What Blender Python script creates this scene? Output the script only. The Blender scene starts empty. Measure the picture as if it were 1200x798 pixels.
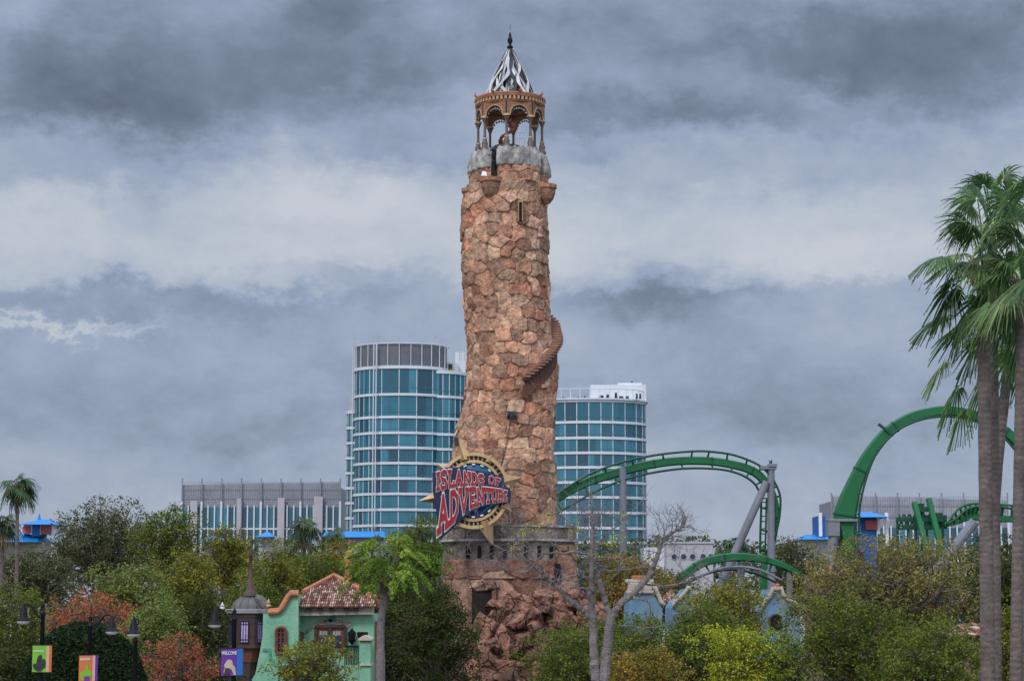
import bpy, math, random
import numpy as np
from mathutils import Vector, Matrix
random.seed(7)
R = math.radians
SC = bpy.context.scene
COL = SC.collection

# ------------------------------------------------------------------ camera
CAMZ, FPX, PITCH = 7.0, 2400.0, math.atan(301/2400)
cam = bpy.data.cameras.new('camera'); camo = bpy.data.objects.new('camera', cam); COL.objects.link(camo)
camo.location = (0, 0, CAMZ); camo.rotation_euler = (math.pi/2+PITCH, 0, 0)
cam.sensor_width = 36; cam.lens = 36*FPX/1200; cam.clip_start = 0.5; cam.clip_end = 6000
SC.camera = camo
CP, SP = math.cos(PITCH), math.sin(PITCH)
def P(px, py, Y):
    """point of the place seen at photo pixel (px, py) and standing Y metres ahead"""
    xc, yc = (px-600)/FPX, (399-py)/FPX
    s = Y/(CP-yc*SP)
    return Vector((xc*s, Y, CAMZ+s*(SP+yc*CP)))
def MPP(Y): return Y/FPX/CP          # metres per photo pixel near the horizon

# ------------------------------------------------------------------ view, world, sun
SC.view_settings.view_transform = 'Standard'; SC.view_settings.look = 'None'
SC.view_settings.exposure = 0.0; SC.view_settings.gamma = 1
SC.render.engine = 'CYCLES'
SUN_EL, SUN_AZ = 42, 205            # degrees; azimuth clockwise from +Y: behind the camera, a little to the left
W = bpy.data.worlds.new('World'); SC.world = W; W.use_nodes = True
def build_world():
    nt = W.node_tree; N = nt.nodes; L = nt.links; N.clear()
    def mth(op, a, b=None, c=None):
        n = N.new('ShaderNodeMath'); n.operation = op
        for i, v in enumerate((a, b, c)):
            if v is None: continue
            if isinstance(v, (int, float)): n.inputs[i].default_value = v
            else: L.new(v, n.inputs[i])
        return n.outputs[0]
    tc = N.new('ShaderNodeTexCoord'); sep = N.new('ShaderNodeSeparateXYZ'); L.new(tc.outputs['Generated'], sep.inputs[0])
    x, y, z = sep.outputs
    u = mth('MULTIPLY', mth('ARCTAN2', x, y), 57.2958)      # azimuth, degrees
    v = mth('MULTIPLY', mth('ARCSINE', z), 57.2958)         # elevation, degrees
    def noise(sx, sy, scale, detail, rough=.55, off=0, dist=0):
        cb = N.new('ShaderNodeCombineXYZ'); L.new(mth('MULTIPLY', u, sx), cb.inputs[0]); L.new(mth('MULTIPLY', v, sy), cb.inputs[1])
        cb.inputs[2].default_value = off
        n = N.new('ShaderNodeTexNoise'); n.inputs['Scale'].default_value = scale; n.inputs['Detail'].default_value = detail
        n.inputs['Roughness'].default_value = rough; n.inputs['Distortion'].default_value = dist
        L.new(cb.outputs[0], n.inputs['Vector']); return n.outputs['Fac']
    wa = mth('SUBTRACT', noise(.35, .6, 1, 7, .55, 3.1), .5); wb = mth('SUBTRACT', noise(.55, .8, 1, 10, .66, 8.7), .5)
    up = mth('MULTIPLY_ADD', wa, 4.5, u); vp = mth('MULTIPLY_ADD', wb, 3.0, v)
    K = 0.02387
    def el(py): return (700-py)*K
    rm = N.new('ShaderNodeMapRange'); L.new(vp, rm.inputs[0]); rm.inputs[1].default_value = -3; rm.inputs[2].default_value = 24
    rp = N.new('ShaderNodeValToRGB'); L.new(rm.outputs[0], rp.inputs[0]); rp.color_ramp.interpolation = 'EASE'
    stops = sorted([((el(p)+3)/27, b) for p, b in ((760,.6),(690,.66),(620,.62),(560,.55),(490,.47),(420,.49),(352,.54),(326,.84),(300,.94),(262,.84),(205,.64),(130,.46),(40,.42),(-60,.45),(-200,.6))])
    cr = rp.color_ramp
    while len(cr.elements) > 1: cr.elements.remove(cr.elements[-1])
    for i, (p, b) in enumerate(stops):
        e = cr.elements[0] if i == 0 else cr.elements.new(p)
        e.position = p; e.color = (b, b, b, 1)
    B = rp.outputs[0]
    blobs = [(120,135,170,50,-.42),(60,60,90,40,-.10),(240,60,120,40,-.10),(390,15,80,30,-.30),(420,85,140,42,-.24),(15,35,50,35,.16),
             (480,185,80,16,-.14),(560,120,50,40,.14),(650,60,50,40,-.08),(770,140,130,26,-.26),(1070,85,170,65,-.32),
             (900,60,120,35,-.12),(975,130,50,18,.16),(690,184,70,12,-.16),(330,250,170,40,.07),(190,355,200,26,-.16),
             (455,322,75,26,-.30),(780,340,115,38,-.36),(620,380,110,60,.05),(60,386,70,6,.42),(135,398,40,5,.28),
             (300,510,160,26,-.08),(900,470,160,40,-.07),(1000,330,90,25,.12),(1100,400,120,50,.05),(240,430,90,20,.06),
             (60,300,120,20,-.06),(400,225,160,30,.18),(60,215,110,20,-.12)]
    for px, py, sx, sy, a in blobs:
        du = mth('DIVIDE', mth('SUBTRACT', up, (px-600)*K), sx*K); dv = mth('DIVIDE', mth('SUBTRACT', vp, el(py)), sy*K)
        q = mth('ADD', mth('MULTIPLY', du, du), mth('MULTIPLY', dv, dv))
        B = mth('MULTIPLY_ADD', mth('EXPONENT', mth('MULTIPLY', q, -1.0)), a, B)
    n2 = noise(.22, .33, 1, 10, .62, 1.7, .25)
    B = mth('ADD', B, mth('MULTIPLY', mth('SUBTRACT', n2, .5), .50))
    n3 = noise(.75, 1.15, 1, 9, .62, 5.2, .2)
    B = mth('ADD', B, mth('MULTIPLY', mth('SUBTRACT', n3, .5), .30))
    rc = N.new('ShaderNodeValToRGB'); L.new(B, rc.inputs[0]); c2 = rc.color_ramp
    cols = [(0,(.125,.160,.220)),(.22,(.185,.232,.315)),(.5,(.325,.398,.535)),(.78,(.475,.53,.625)),(1,(.60,.63,.69))]
    c2.elements[0].position = 0; c2.elements[0].color = (*cols[0][1], 1); c2.elements[1].position = 1; c2.elements[1].color = (*cols[-1][1], 1)
    for p, c in cols[1:-1]:
        e = c2.elements.new(p); e.color = (*c, 1)
    # sky boosted towards the zenith, added to light the scene from above
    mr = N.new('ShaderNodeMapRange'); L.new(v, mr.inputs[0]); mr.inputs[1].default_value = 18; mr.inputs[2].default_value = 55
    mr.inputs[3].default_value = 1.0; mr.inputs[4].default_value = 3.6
    # unseen sky behind the camera boosted too, added as front light
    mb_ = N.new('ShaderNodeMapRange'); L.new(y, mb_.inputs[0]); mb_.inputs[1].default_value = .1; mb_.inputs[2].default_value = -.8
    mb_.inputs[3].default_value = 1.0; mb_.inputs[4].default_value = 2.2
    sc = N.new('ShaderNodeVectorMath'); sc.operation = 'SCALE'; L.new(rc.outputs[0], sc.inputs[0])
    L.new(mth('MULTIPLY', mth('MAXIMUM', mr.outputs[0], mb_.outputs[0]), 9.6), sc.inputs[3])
    sky = N.new('ShaderNodeTexSky'); sky.sky_type = 'NISHITA'; sky.sun_disc = False
    sky.sun_elevation = R(SUN_EL); sky.sun_rotation = R(SUN_AZ); sky.air_density = 1; sky.dust_density = 2
    mx = N.new('ShaderNodeMix'); mx.data_type = 'RGBA'; mx.inputs[0].default_value = .93
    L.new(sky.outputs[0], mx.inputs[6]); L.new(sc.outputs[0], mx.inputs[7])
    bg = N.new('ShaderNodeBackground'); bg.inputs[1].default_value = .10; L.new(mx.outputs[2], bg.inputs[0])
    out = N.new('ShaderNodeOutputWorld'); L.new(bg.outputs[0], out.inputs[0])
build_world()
W.cycles.sampling_method = 'MANUAL'; W.cycles.sample_map_resolution = 512
sun = bpy.data.lights.new('sun', 'SUN'); sun.energy = 1.5; sun.angle = R(14); sun.color = (1, .95, .88)
suno = bpy.data.objects.new('sun', sun); COL.objects.link(suno)
sd = Vector((math.sin(R(SUN_AZ))*math.cos(R(SUN_EL)), math.cos(R(SUN_AZ))*math.cos(R(SUN_EL)), math.sin(R(SUN_EL))))
suno.rotation_euler = sd.to_track_quat('Z', 'Y').to_euler(); suno.location = (0, -20, 60)

# ------------------------------------------------------------------ materials
def mat(name, col=(.5,.5,.5), rough=.7, metal=0, spec=.4, attr=False, var=.25, vscale=2.0, bump=0, bscale=8, tint=None,
        transl=0, grime=None, coords='Object'):
    m = bpy.data.materials.new(name); m.use_nodes = True; nt = m.node_tree; N = nt.nodes; L = nt.links
    b = N['Principled BSDF']; b.inputs['Roughness'].default_value = rough; b.inputs['Metallic'].default_value = metal
    b.inputs['Specular IOR Level'].default_value = spec
    tc = N.new('ShaderNodeTexCoord'); co = tc.outputs[coords]
    if attr:
        a = N.new('ShaderNodeAttribute'); a.attribute_name = 'col'; src = a.outputs['Color']
    else:
        rgb = N.new('ShaderNodeRGB'); rgb.outputs[0].default_value = (*col, 1); src = rgb.outputs[0]
    if var:
        n = N.new('ShaderNodeTexNoise'); n.inputs['Scale'].default_value = vscale; n.inputs['Detail'].default_value = 8
        n.inputs['Roughness'].default_value = .65; L.new(co, n.inputs['Vector'])
        mr = N.new('ShaderNodeMapRange'); L.new(n.outputs['Fac'], mr.inputs[0]); mr.inputs[1].default_value = .3; mr.inputs[2].default_value = .7
        mr.inputs[3].default_value = 1-var; mr.inputs[4].default_value = 1+var
        s = N.new('ShaderNodeVectorMath'); s.operation = 'SCALE'; L.new(src, s.inputs[0]); L.new(mr.outputs[0], s.inputs[3]); src = s.outputs[0]
    if grime:
        gc, gs, ga = grime
        n = N.new('ShaderNodeTexNoise'); n.inputs['Scale'].default_value = gs; n.inputs['Detail'].default_value = 6
        mp = N.new('ShaderNodeMapping'); mp.inputs['Scale'].default_value = (1, 1, .25); L.new(co, mp.inputs[0]); L.new(mp.outputs[0], n.inputs['Vector'])
        mr = N.new('ShaderNodeMapRange'); L.new(n.outputs['Fac'], mr.inputs[0]); mr.inputs[1].default_value = .45; mr.inputs[2].default_value = .7
        mr.inputs[3].default_value = 0; mr.inputs[4].default_value = ga
        mx = N.new('ShaderNodeMix'); mx.data_type = 'RGBA'; L.new(mr.outputs[0], mx.inputs[0]); L.new(src, mx.inputs[6]); mx.inputs[7].default_value = (*gc, 1); src = mx.outputs[2]
    L.new(src, b.inputs['Base Color'])
    if bump:
        n = N.new('ShaderNodeTexNoise'); n.inputs['Scale'].default_value = bscale; n.inputs['Detail'].default_value = 8; L.new(co, n.inputs['Vector'])
        bp = N.new('ShaderNodeBump'); bp.inputs['Strength'].default_value = bump; bp.inputs['Distance'].default_value = .1
        L.new(n.outputs['Fac'], bp.inputs['Height']); L.new(bp.outputs[0], b.inputs['Normal'])
    if transl:
        t = N.new('ShaderNodeBsdfTranslucent'); L.new(src, t.inputs[0]); ms = N.new('ShaderNodeMixShader'); ms.inputs[0].default_value = transl
        L.new(b.outputs[0], ms.inputs[1]); L.new(t.outputs[0], ms.inputs[2]); L.new(ms.outputs[0], N['Material Output'].inputs[0])
    return m
M = dict(
    stone=mat('stone', attr=True, rough=.9, spec=.2, var=.5, vscale=3.4, bump=1.0, bscale=7, grime=((.10,.065,.045), .8, .35)),
    leaf=mat('leaf', attr=True, rough=.7, spec=.06, var=.15, vscale=3, transl=.2),
    palmleaf=mat('palm_leaf', attr=True, rough=.5, spec=.22, var=.12, vscale=3, transl=.22),
    bark=mat('bark', (.13,.10,.075), .9, var=.4, vscale=5, bump=.8, bscale=14),
    greybark=mat('grey_bark', (.20,.17,.165), .9, var=.35, vscale=5, bump=.6, bscale=14, grime=((.10,.085,.085), 1.2, .6)),
    copper=mat('copper', (.30,.135,.065), .6, var=.35, vscale=3, grime=((.12,.09,.07), 1.5, .6)),
    copperlight=mat('copper_trim', (.46,.27,.15), .6, var=.3, vscale=3),
    redtrim=mat('red_trim', (.36,.10,.05), .6, var=.3, vscale=4),
    colbrown=mat('column_bronze', (.15,.105,.085), .55, var=.3, vscale=4, metal=.2),
    capgrey=mat('weathered_cap', (.34,.315,.285), .75, var=.55, vscale=1.6, bump=.7, bscale=4, grime=((.07,.055,.045), 1.2, .85)),
    roofwhite=mat('white_metal', (.66,.65,.61), .6, var=.2, vscale=3, grime=((.2,.17,.14), 1.4, .5)),
    dark=mat('dark_metal', (.03,.03,.033), .5, var=.3),
    black=mat('black_paint', (.008,.008,.010), .55, spec=.2, var=.2),
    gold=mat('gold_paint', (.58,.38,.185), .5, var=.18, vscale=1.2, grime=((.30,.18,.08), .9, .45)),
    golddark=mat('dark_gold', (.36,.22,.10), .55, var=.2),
    navy=mat('navy_paint', (.010,.018,.065), .4, var=.15),
    red=mat('red_paint', (.34,.010,.018), .4, var=.18, vscale=1.4),
    white=mat('white_paint', (.74,.73,.72), .5, var=.06),
    facade=mat('white_facade', (.64,.66,.69), .5, var=.07, vscale=.3, grime=((.48,.50,.53), .35, .5)),
    palegrey=mat('pale_grey_panel', (.42,.43,.46), .6, var=.06, vscale=.5),
    screen=mat('screen_panel', (.42,.42,.47), .6, var=.22, vscale=.25),
    screenfin=mat('screen_fin', (.24,.24,.27), .6, var=.1),
    coaster=mat('green_paint', (.013,.138,.045), .5, var=.22, vscale=.35, spec=.3, grime=((.03,.095,.045), .6, .35)),
    coasterdark=mat('dark_green_paint', (.006,.06,.028), .45, var=.15, vscale=.5),
    coastergrey=mat('grey_steel', (.205,.21,.245), .5, var=.14, vscale=.6, grime=((.13,.12,.125), .8, .5)),
    blueroof=mat('blue_roof', (.008,.21,.55), .5, var=.12, vscale=.5),
    bluewall=mat('blue_wall', (.02,.10,.32), .6, var=.2),
    redpanel=mat('red_panel', (.45,.10,.09), .6, var=.4, vscale=1.2),
    mint=mat('mint_stucco', (.185,.42,.28), .85, var=.2, vscale=1.6, bump=.4, bscale=5, grime=((.36,.48,.32), .6, .8)),
    mintdark=mat('mint_trim', (.08,.30,.18), .85, var=.15),
    cream=mat('cream_stucco', (.50,.42,.34), .85, var=.2, vscale=1.4, grime=((.25,.2,.15), 1, .5)),
    tile=mat('clay_tile', attr=True, rough=.85, var=.35, vscale=5),
    terracotta=mat('terracotta', (.42,.155,.075), .8, var=.3, vscale=3),
    wood=mat('dark_wood', (.055,.031,.024), .7, var=.35, vscale=4),
    woodred=mat('red_wood', (.16,.05,.028), .6, var=.3, vscale=4),
    domegrey=mat('dome_slate', (.14,.13,.12), .8, var=.35, vscale=2, grime=((.07,.065,.06), 1.2, .6)),
    ledge=mat('grey_ledge', (.32,.32,.33), .7, var=.2),
    lilac=mat('lilac_glass', (.50,.38,.60), .25, var=.35, vscale=6),
    paneblue=mat('pane_blue', (.03,.035,.08), .15, var=.4, vscale=4),
    bluegable=mat('blue_stucco', (.115,.225,.33), .85, var=.3, vscale=1.4, grime=((.30,.34,.36), .9, .7)),
    rock=mat('red_rock', attr=True, rough=.92, spec=.2, var=.45, vscale=1.6, bump=1.0, bscale=4, grime=((.06,.035,.028), .8, .65)),
    ground=mat('ground_soil', (.07,.07,.04), .95, var=.4, vscale=.3),
    paving=mat('paving', (.25,.22,.19), .9, var=.2, vscale=1),
    palebuilding=mat('pale_building', (.46,.43,.46), .7, var=.08, vscale=.5, grime=((.33,.31,.33), .5, .5)),
    lampglass=mat('lamp_glass', (.62,.62,.6), .3, var=.05),
    bgreen=mat('banner_green', (.17,.42,.03), .7, var=.1), borange=mat('banner_orange', (.55,.15,.04), .7, var=.1),
    bpurple=mat('banner_purple', (.12,.03,.26), .7, var=.15), bblue=mat('banner_blue', (.02,.13,.42), .7, var=.1),
    bstripe=mat('banner_stripe', (.62,.36,.27), .7, var=.05), bdark=mat('banner_charcoal', (.03,.03,.035), .7, var=.3),
    yellow=mat('yellow_paint', (.6,.42,.02), .6, var=.1), housewall=mat('house_wall', (.22,.15,.10), .9, var=.3), glazingbar=mat('glazing_bar', (.10,.17,.20), .5, var=.1), pinkish=mat('pink_wall', (.5,.26,.2), .85, var=.3),
)
GL = [mat('teal_glass', c, rough=r, spec=.7, var=.14, vscale=.5, coords='Object') for c, r in
      (((.006,.090,.130),.08), ((.012,.135,.185),.10), ((.005,.058,.09),.06), ((.028,.185,.25),.15), ((.008,.11,.155),.08))]
def rock_cracks(m):
    nt = m.node_tree; N = nt.nodes; L = nt.links; b = N['Principled BSDF']; src = b.inputs['Base Color'].links[0].from_socket
    tc = N.new('ShaderNodeTexCoord'); n = N.new('ShaderNodeTexNoise'); n.inputs['Scale'].default_value = 1.3; n.inputs['Detail'].default_value = 5; L.new(tc.outputs['Object'], n.inputs['Vector'])
    mx = N.new('ShaderNodeMix'); mx.data_type = 'RGBA'; mx.blend_type = 'LINEAR_LIGHT'; mx.inputs[0].default_value = .6; L.new(tc.outputs['Object'], mx.inputs[6]); L.new(n.outputs['Color'], mx.inputs[7])
    v = N.new('ShaderNodeTexVoronoi'); v.feature = 'DISTANCE_TO_EDGE'; v.inputs['Scale'].default_value = .85; L.new(mx.outputs[2], v.inputs['Vector'])
    mr = N.new('ShaderNodeMapRange'); L.new(v.outputs['Distance'], mr.inputs[0]); mr.inputs[1].default_value = .0; mr.inputs[2].default_value = .05; mr.inputs[3].default_value = .42; mr.inputs[4].default_value = 1
    s = N.new('ShaderNodeVectorMath'); s.operation = 'SCALE'; L.new(src, s.inputs[0]); L.new(mr.outputs[0], s.inputs[3]); L.new(s.outputs[0], b.inputs['Base Color'])
    bp = N.new('ShaderNodeBump'); bp.inputs['Strength'].default_value = 1; bp.inputs['Distance'].default_value = .35; L.new(mr.outputs[0], bp.inputs['Height']); old = b.inputs['Normal'].links[0].from_node; L.new(bp.outputs[0], old.inputs['Normal'])
rock_cracks(M['rock'])
def globe_mat():
    m = mat('globe_map', (.01,.05,.14), .4, var=0); nt = m.node_tree; N = nt.nodes; L = nt.links
    tc = N.new('ShaderNodeTexCoord'); n = N.new('ShaderNodeTexNoise'); n.inputs['Scale'].default_value = .55; n.inputs['Detail'].default_value = 5
    L.new(tc.outputs['Object'], n.inputs['Vector']); r = N.new('ShaderNodeValToRGB'); L.new(n.outputs['Fac'], r.inputs[0])
    r.color_ramp.elements[0].position = .45; r.color_ramp.elements[0].color = (.008,.045,.15,1); r.color_ramp.elements[1].position = .58; r.color_ramp.elements[1].color = (.012,.14,.15,1)
    L.new(r.outputs[0], N['Principled BSDF'].inputs['Base Color']); return m
M['globe'] = globe_mat()
def palmtrunk_mat():
    m = mat('palm_trunk', (.145,.11,.095), .9, var=.5, vscale=3, bump=.5, bscale=10, grime=((.20,.175,.165), 1.2, .5)); nt = m.node_tree; N = nt.nodes; L = nt.links
    tc = N.new('ShaderNodeTexCoord'); w = N.new('ShaderNodeTexWave'); w.bands_direction = 'Z'; w.inputs['Scale'].default_value = 2.1
    w.inputs['Distortion'].default_value = 4; w.inputs['Detail'].default_value = 4; w.inputs['Detail Scale'].default_value = 2; L.new(tc.outputs['Object'], w.inputs[0])
    b = N['Principled BSDF']; src = b.inputs['Base Color'].links[0].from_socket
    mr = N.new('ShaderNodeMapRange'); L.new(w.outputs['Fac'], mr.inputs[0]); mr.inputs[3].default_value = .84; mr.inputs[4].default_value = 1.08
    s = N.new('ShaderNodeVectorMath'); s.operation = 'SCALE'; L.new(src, s.inputs[0]); L.new(mr.outputs[0], s.inputs[3]); L.new(s.outputs[0], b.inputs['Base Color'])
    return m
M['palmtrunk'] = palmtrunk_mat()

# ------------------------------------------------------------------ helpers
ORG = {}
def tag(o, label=None, cat=None, group=None, kind=None):
    if label: o['label'] = label
    if cat: o['category'] = cat
    if group: o['group'] = group
    if kind: o['kind'] = kind
    return o
def thing(name, label, cat, loc, group=None):
    o = bpy.data.objects.new(name, None); COL.objects.link(o); o.location = loc; o.empty_display_size = .3
    ORG[o.name] = Vector(loc); return tag(o, label, cat, group)
def link(me, name, parent=None, org=None):
    o = bpy.data.objects.new(name, me); COL.objects.link(o)
    if parent is not None:
        o.parent = parent; po = ORG[parent.name]; me.transform(Matrix.Translation(-po)); ORG[o.name] = po.copy()
    else:
        org = Vector(org or (0,0,0)); me.transform(Matrix.Translation(-org)); o.location = org; ORG[o.name] = org
    return o
class MB:
    def __init__(s): s.v = []; s.f = []; s.m = []; s.c = []; s.cur = (1,1,1); s.mi = 0
    def add(s, vs, fs, mi=None):
        b = len(s.v); s.v += [tuple(p) for p in vs]; s.c += [s.cur]*len(vs)
        s.f += [tuple(b+i for i in f) for f in fs]; s.m += [s.mi if mi is None else mi]*len(fs); return s
    def box(s, c, d, M3=None, mi=None, taper=1.0):
        x, y, z = d[0]/2, d[1]/2, d[2]/2; t = taper
        vs = [Vector(p) for p in ((-x,-y,-z),(x,-y,-z),(x,y,-z),(-x,y,-z),(-x*t,-y*t,z),(x*t,-y*t,z),(x*t,y*t,z),(-x*t,y*t,z))]
        if M3 is not None: vs = [M3 @ p for p in vs]
        c = Vector(c); return s.add([c+p for p in vs], [(0,3,2,1),(4,5,6,7),(0,1,5,4),(1,2,6,5),(2,3,7,6),(3,0,4,7)], mi)
    def tube(s, pts, rad, n=8, caps=True, mi=None, flat=None):
        pts = [Vector(p) for p in pts]; k = len(pts)
        if not hasattr(rad, '__len__'): rad = [rad]*k
        vs = []; ref = None
        for i, p in enumerate(pts):
            t = (pts[min(i+1,k-1)]-pts[max(i-1,0)]); t = t.normalized() if t.length > 1e-9 else Vector((0,0,1))
            if ref is None: ref = Vector((0,1,0)) if abs(t.y) < .9 else Vector((1,0,0))
            a = (ref - t*ref.dot(t)); a = a.normalized() if a.length > 1e-6 else t.orthogonal().normalized()
            ref = a; b = t.cross(a)
            for j in range(n):
                q = 2*math.pi*j/n; vs.append(p + (a*math.cos(q)*(flat or 1) + b*math.sin(q))*rad[i])
        fs = [(i*n+j, i*n+(j+1)%n, (i+1)*n+(j+1)%n, (i+1)*n+j) for i in range(k-1) for j in range(n)]
        if caps: fs += [tuple(range(n-1,-1,-1)), tuple((k-1)*n+j for j in range(n))]
        return s.add(vs, fs, mi)
    def lathe(s, c, prof, n=24, mi=None, sx=1, sy=1, a0=0, a1=2*math.pi):
        full = abs(a1-a0-2*math.pi) < 1e-6; m = n if full else n+1; vs = []
        for r, z in prof:
            for j in range(m):
                q = a0+(a1-a0)*j/n; vs.append((c[0]+r*math.cos(q)*sx, c[1]+r*math.sin(q)*sy, c[2]+z))
        fs = [(i*m+j, i*m+(j+1)%m, (i+1)*m+(j+1)%m, (i+1)*m+j) for i in range(len(prof)-1) for j in range(n)]
        return s.add(vs, fs, mi)
    def prism(s, poly, off, mi=None):
        """closed polygon (3-D points) pushed along off"""
        poly = [Vector(p) for p in poly]; off = Vector(off); n = len(poly)
        return s.add(poly+[p+off for p in poly], [tuple(range(n)), tuple(range(2*n-1, n-1, -1))]+[(i, n+i, n+(i+1)%n, (i+1)%n) for i in range(n)], mi)
    def beam(s, a, b, w, h, up=(0,0,1), mi=None):
        a = Vector(a); b = Vector(b); t = (b-a); l = t.length; t.normalize(); u = Vector(up); u = (u-t*u.dot(t)).normalized(); r = t.cross(u)
        return s.box((a+b)/2, (l, w, h), Matrix((t, r, u)).transposed(), mi)
    def build(s, name, mats, parent=None, org=None, smooth=False, bevel=0):
        me = bpy.data.meshes.new(name); me.from_pydata(s.v, [], s.f)
        mats = mats if isinstance(mats, (list, tuple)) else [mats]
        for m in mats: me.materials.append(m)
        me.polygons.foreach_set('material_index', s.m)
        if smooth: me.polygons.foreach_set('use_smooth', [True]*len(s.f))
        if any(c != (1,1,1) for c in s.c):
            a = me.attributes.new('col', 'FLOAT_COLOR', 'POINT'); a.data.foreach_set('color', np.c_[np.array(s.c, dtype=np.float32), np.ones(len(s.c))].ravel().astype(np.float32))
        me.update(); o = link(me, name, parent, org)
        if bevel:
            b = o.modifiers.new('bevel', 'BEVEL'); b.width = bevel; b.segments = 2; b.limit_method = 'ANGLE'
        return o
def np_mesh(name, V, F, C, m, parent=None, org=None, smooth=False):
    me = bpy.data.meshes.new(name); n, k = F.shape
    me.vertices.add(len(V)); me.vertices.foreach_set('co', np.ascontiguousarray(V, dtype=np.float32).ravel())
    me.loops.add(n*k); me.loops.foreach_set('vertex_index', np.ascontiguousarray(F, dtype=np.int32).ravel())
    me.polygons.add(n); me.polygons.foreach_set('loop_start', np.arange(0, n*k, k, dtype=np.int32))
    me.update(calc_edges=True); me.materials.append(m)
    if C is not None:
        a = me.attributes.new('col', 'FLOAT_COLOR', 'POINT'); a.data.foreach_set('color', np.c_[C, np.ones(len(C))].astype(np.float32).ravel())
    me.polygons.foreach_set('use_smooth', np.full(n, smooth)); me.validate()
    return link(me, name, parent, org)
def _h(ix, iy, iz, seed):
    h = (ix*374761393 + iy*668265263 + iz*2147483647 + seed*1274126177) & 0xffffffff
    h = ((h ^ (h >> 13))*1274126177) & 0xffffffff; h = h ^ (h >> 16)
    return (h & 0xffff)/65535.0
def vnoise(p, seed=0):
    i = np.floor(p).astype(np.int64); f = p-i; f = f*f*(3-2*f); r = 0
    for a in (0,1):
        for b in (0,1):
            for c in (0,1):
                w = (f[:,0] if a else 1-f[:,0])*(f[:,1] if b else 1-f[:,1])*(f[:,2] if c else 1-f[:,2])
                r = r + w*_h(i[:,0]+a, i[:,1]+b, i[:,2]+c, seed)
    return r
def fbm(p, o=4, seed=0):
    r = 0; a = .5; t = 0
    for k in range(o): r = r+a*vnoise(p*2**k+k*7.3, seed+k); t += a; a *= .5
    return r/t
def sstep(x, a, b):
    t = np.clip((x-a)/(b-a), 0, 1); return t*t*(3-2*t)

# ------------------------------------------------------------------ setting
g = MB(); g.add([(-1500,-60,0),(1500,-60,0),(1500,2600,0),(-1500,2600,0)], [(0,1,2,3)])
tag(g.build('ground', M['ground']), kind='structure')
g = MB(); g.add([(-40,52,.012),(4,52,.012),(4,62.5,.012),(-40,62.5,.012)], [(0,1,2,3)])
tag(g.build('path', M['paving']), kind='structure')

# ------------------------------------------------------------------ the stone lighthouse
TD = 150.0; TP = MPP(TD)
def tz(py): return P(600, py, TD).z
def tx(px, py=500): return P(px, py, TD).x
PROF = [(198,550,645),(219,548,645),(224,545,643),(240,541,641),(270,541,642),(305,541,643),(355,543.5,644),(385,545.5,646),(405,547.5,651),(430,547.5,654),
        (455,546.5,654),(470,544.5,651.5),(478,543,651),(488,539.5,650.5),(498,536,650),(510,532,649.5),(525,530,649.5),(550,528.5,651),(575,528,652),(600,527.5,652.5),(620,527,653),(640,527,653)]
pz_ = np.array([tz(p[0]) for p in PROF])[::-1]
pc_ = np.array([(tx(p[1],p[0])+tx(p[2],p[0]))/2 for p in PROF])[::-1]; pr_ = np.array([(tx(p[2],p[0])-tx(p[1],p[0]))/2 for p in PROF])[::-1]
PAL = np.array([(0.446,0.211,0.130),(0.514,0.284,0.181),(0.533,0.329,0.205),(0.369,0.216,0.153),(0.330,0.131,0.084),(0.533,0.347,0.233),(0.475,0.239,0.144),(0.407,0.239,0.167),(0.485,0.266,0.172),(0.475,0.184,0.112),(0.504,0.293,0.195),(0.407,0.221,0.144)])
PAL = (PAL*.68+PAL.mean(0)*.32)*1.12
PALR = np.array([(.33,.165,.115),(.37,.205,.145),(.29,.135,.095),(.40,.24,.17),(.32,.185,.135)])
PALG = np.array([(.26,.21,.17),(.22,.18,.15),(.30,.24,.19),(.20,.155,.13)])
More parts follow.
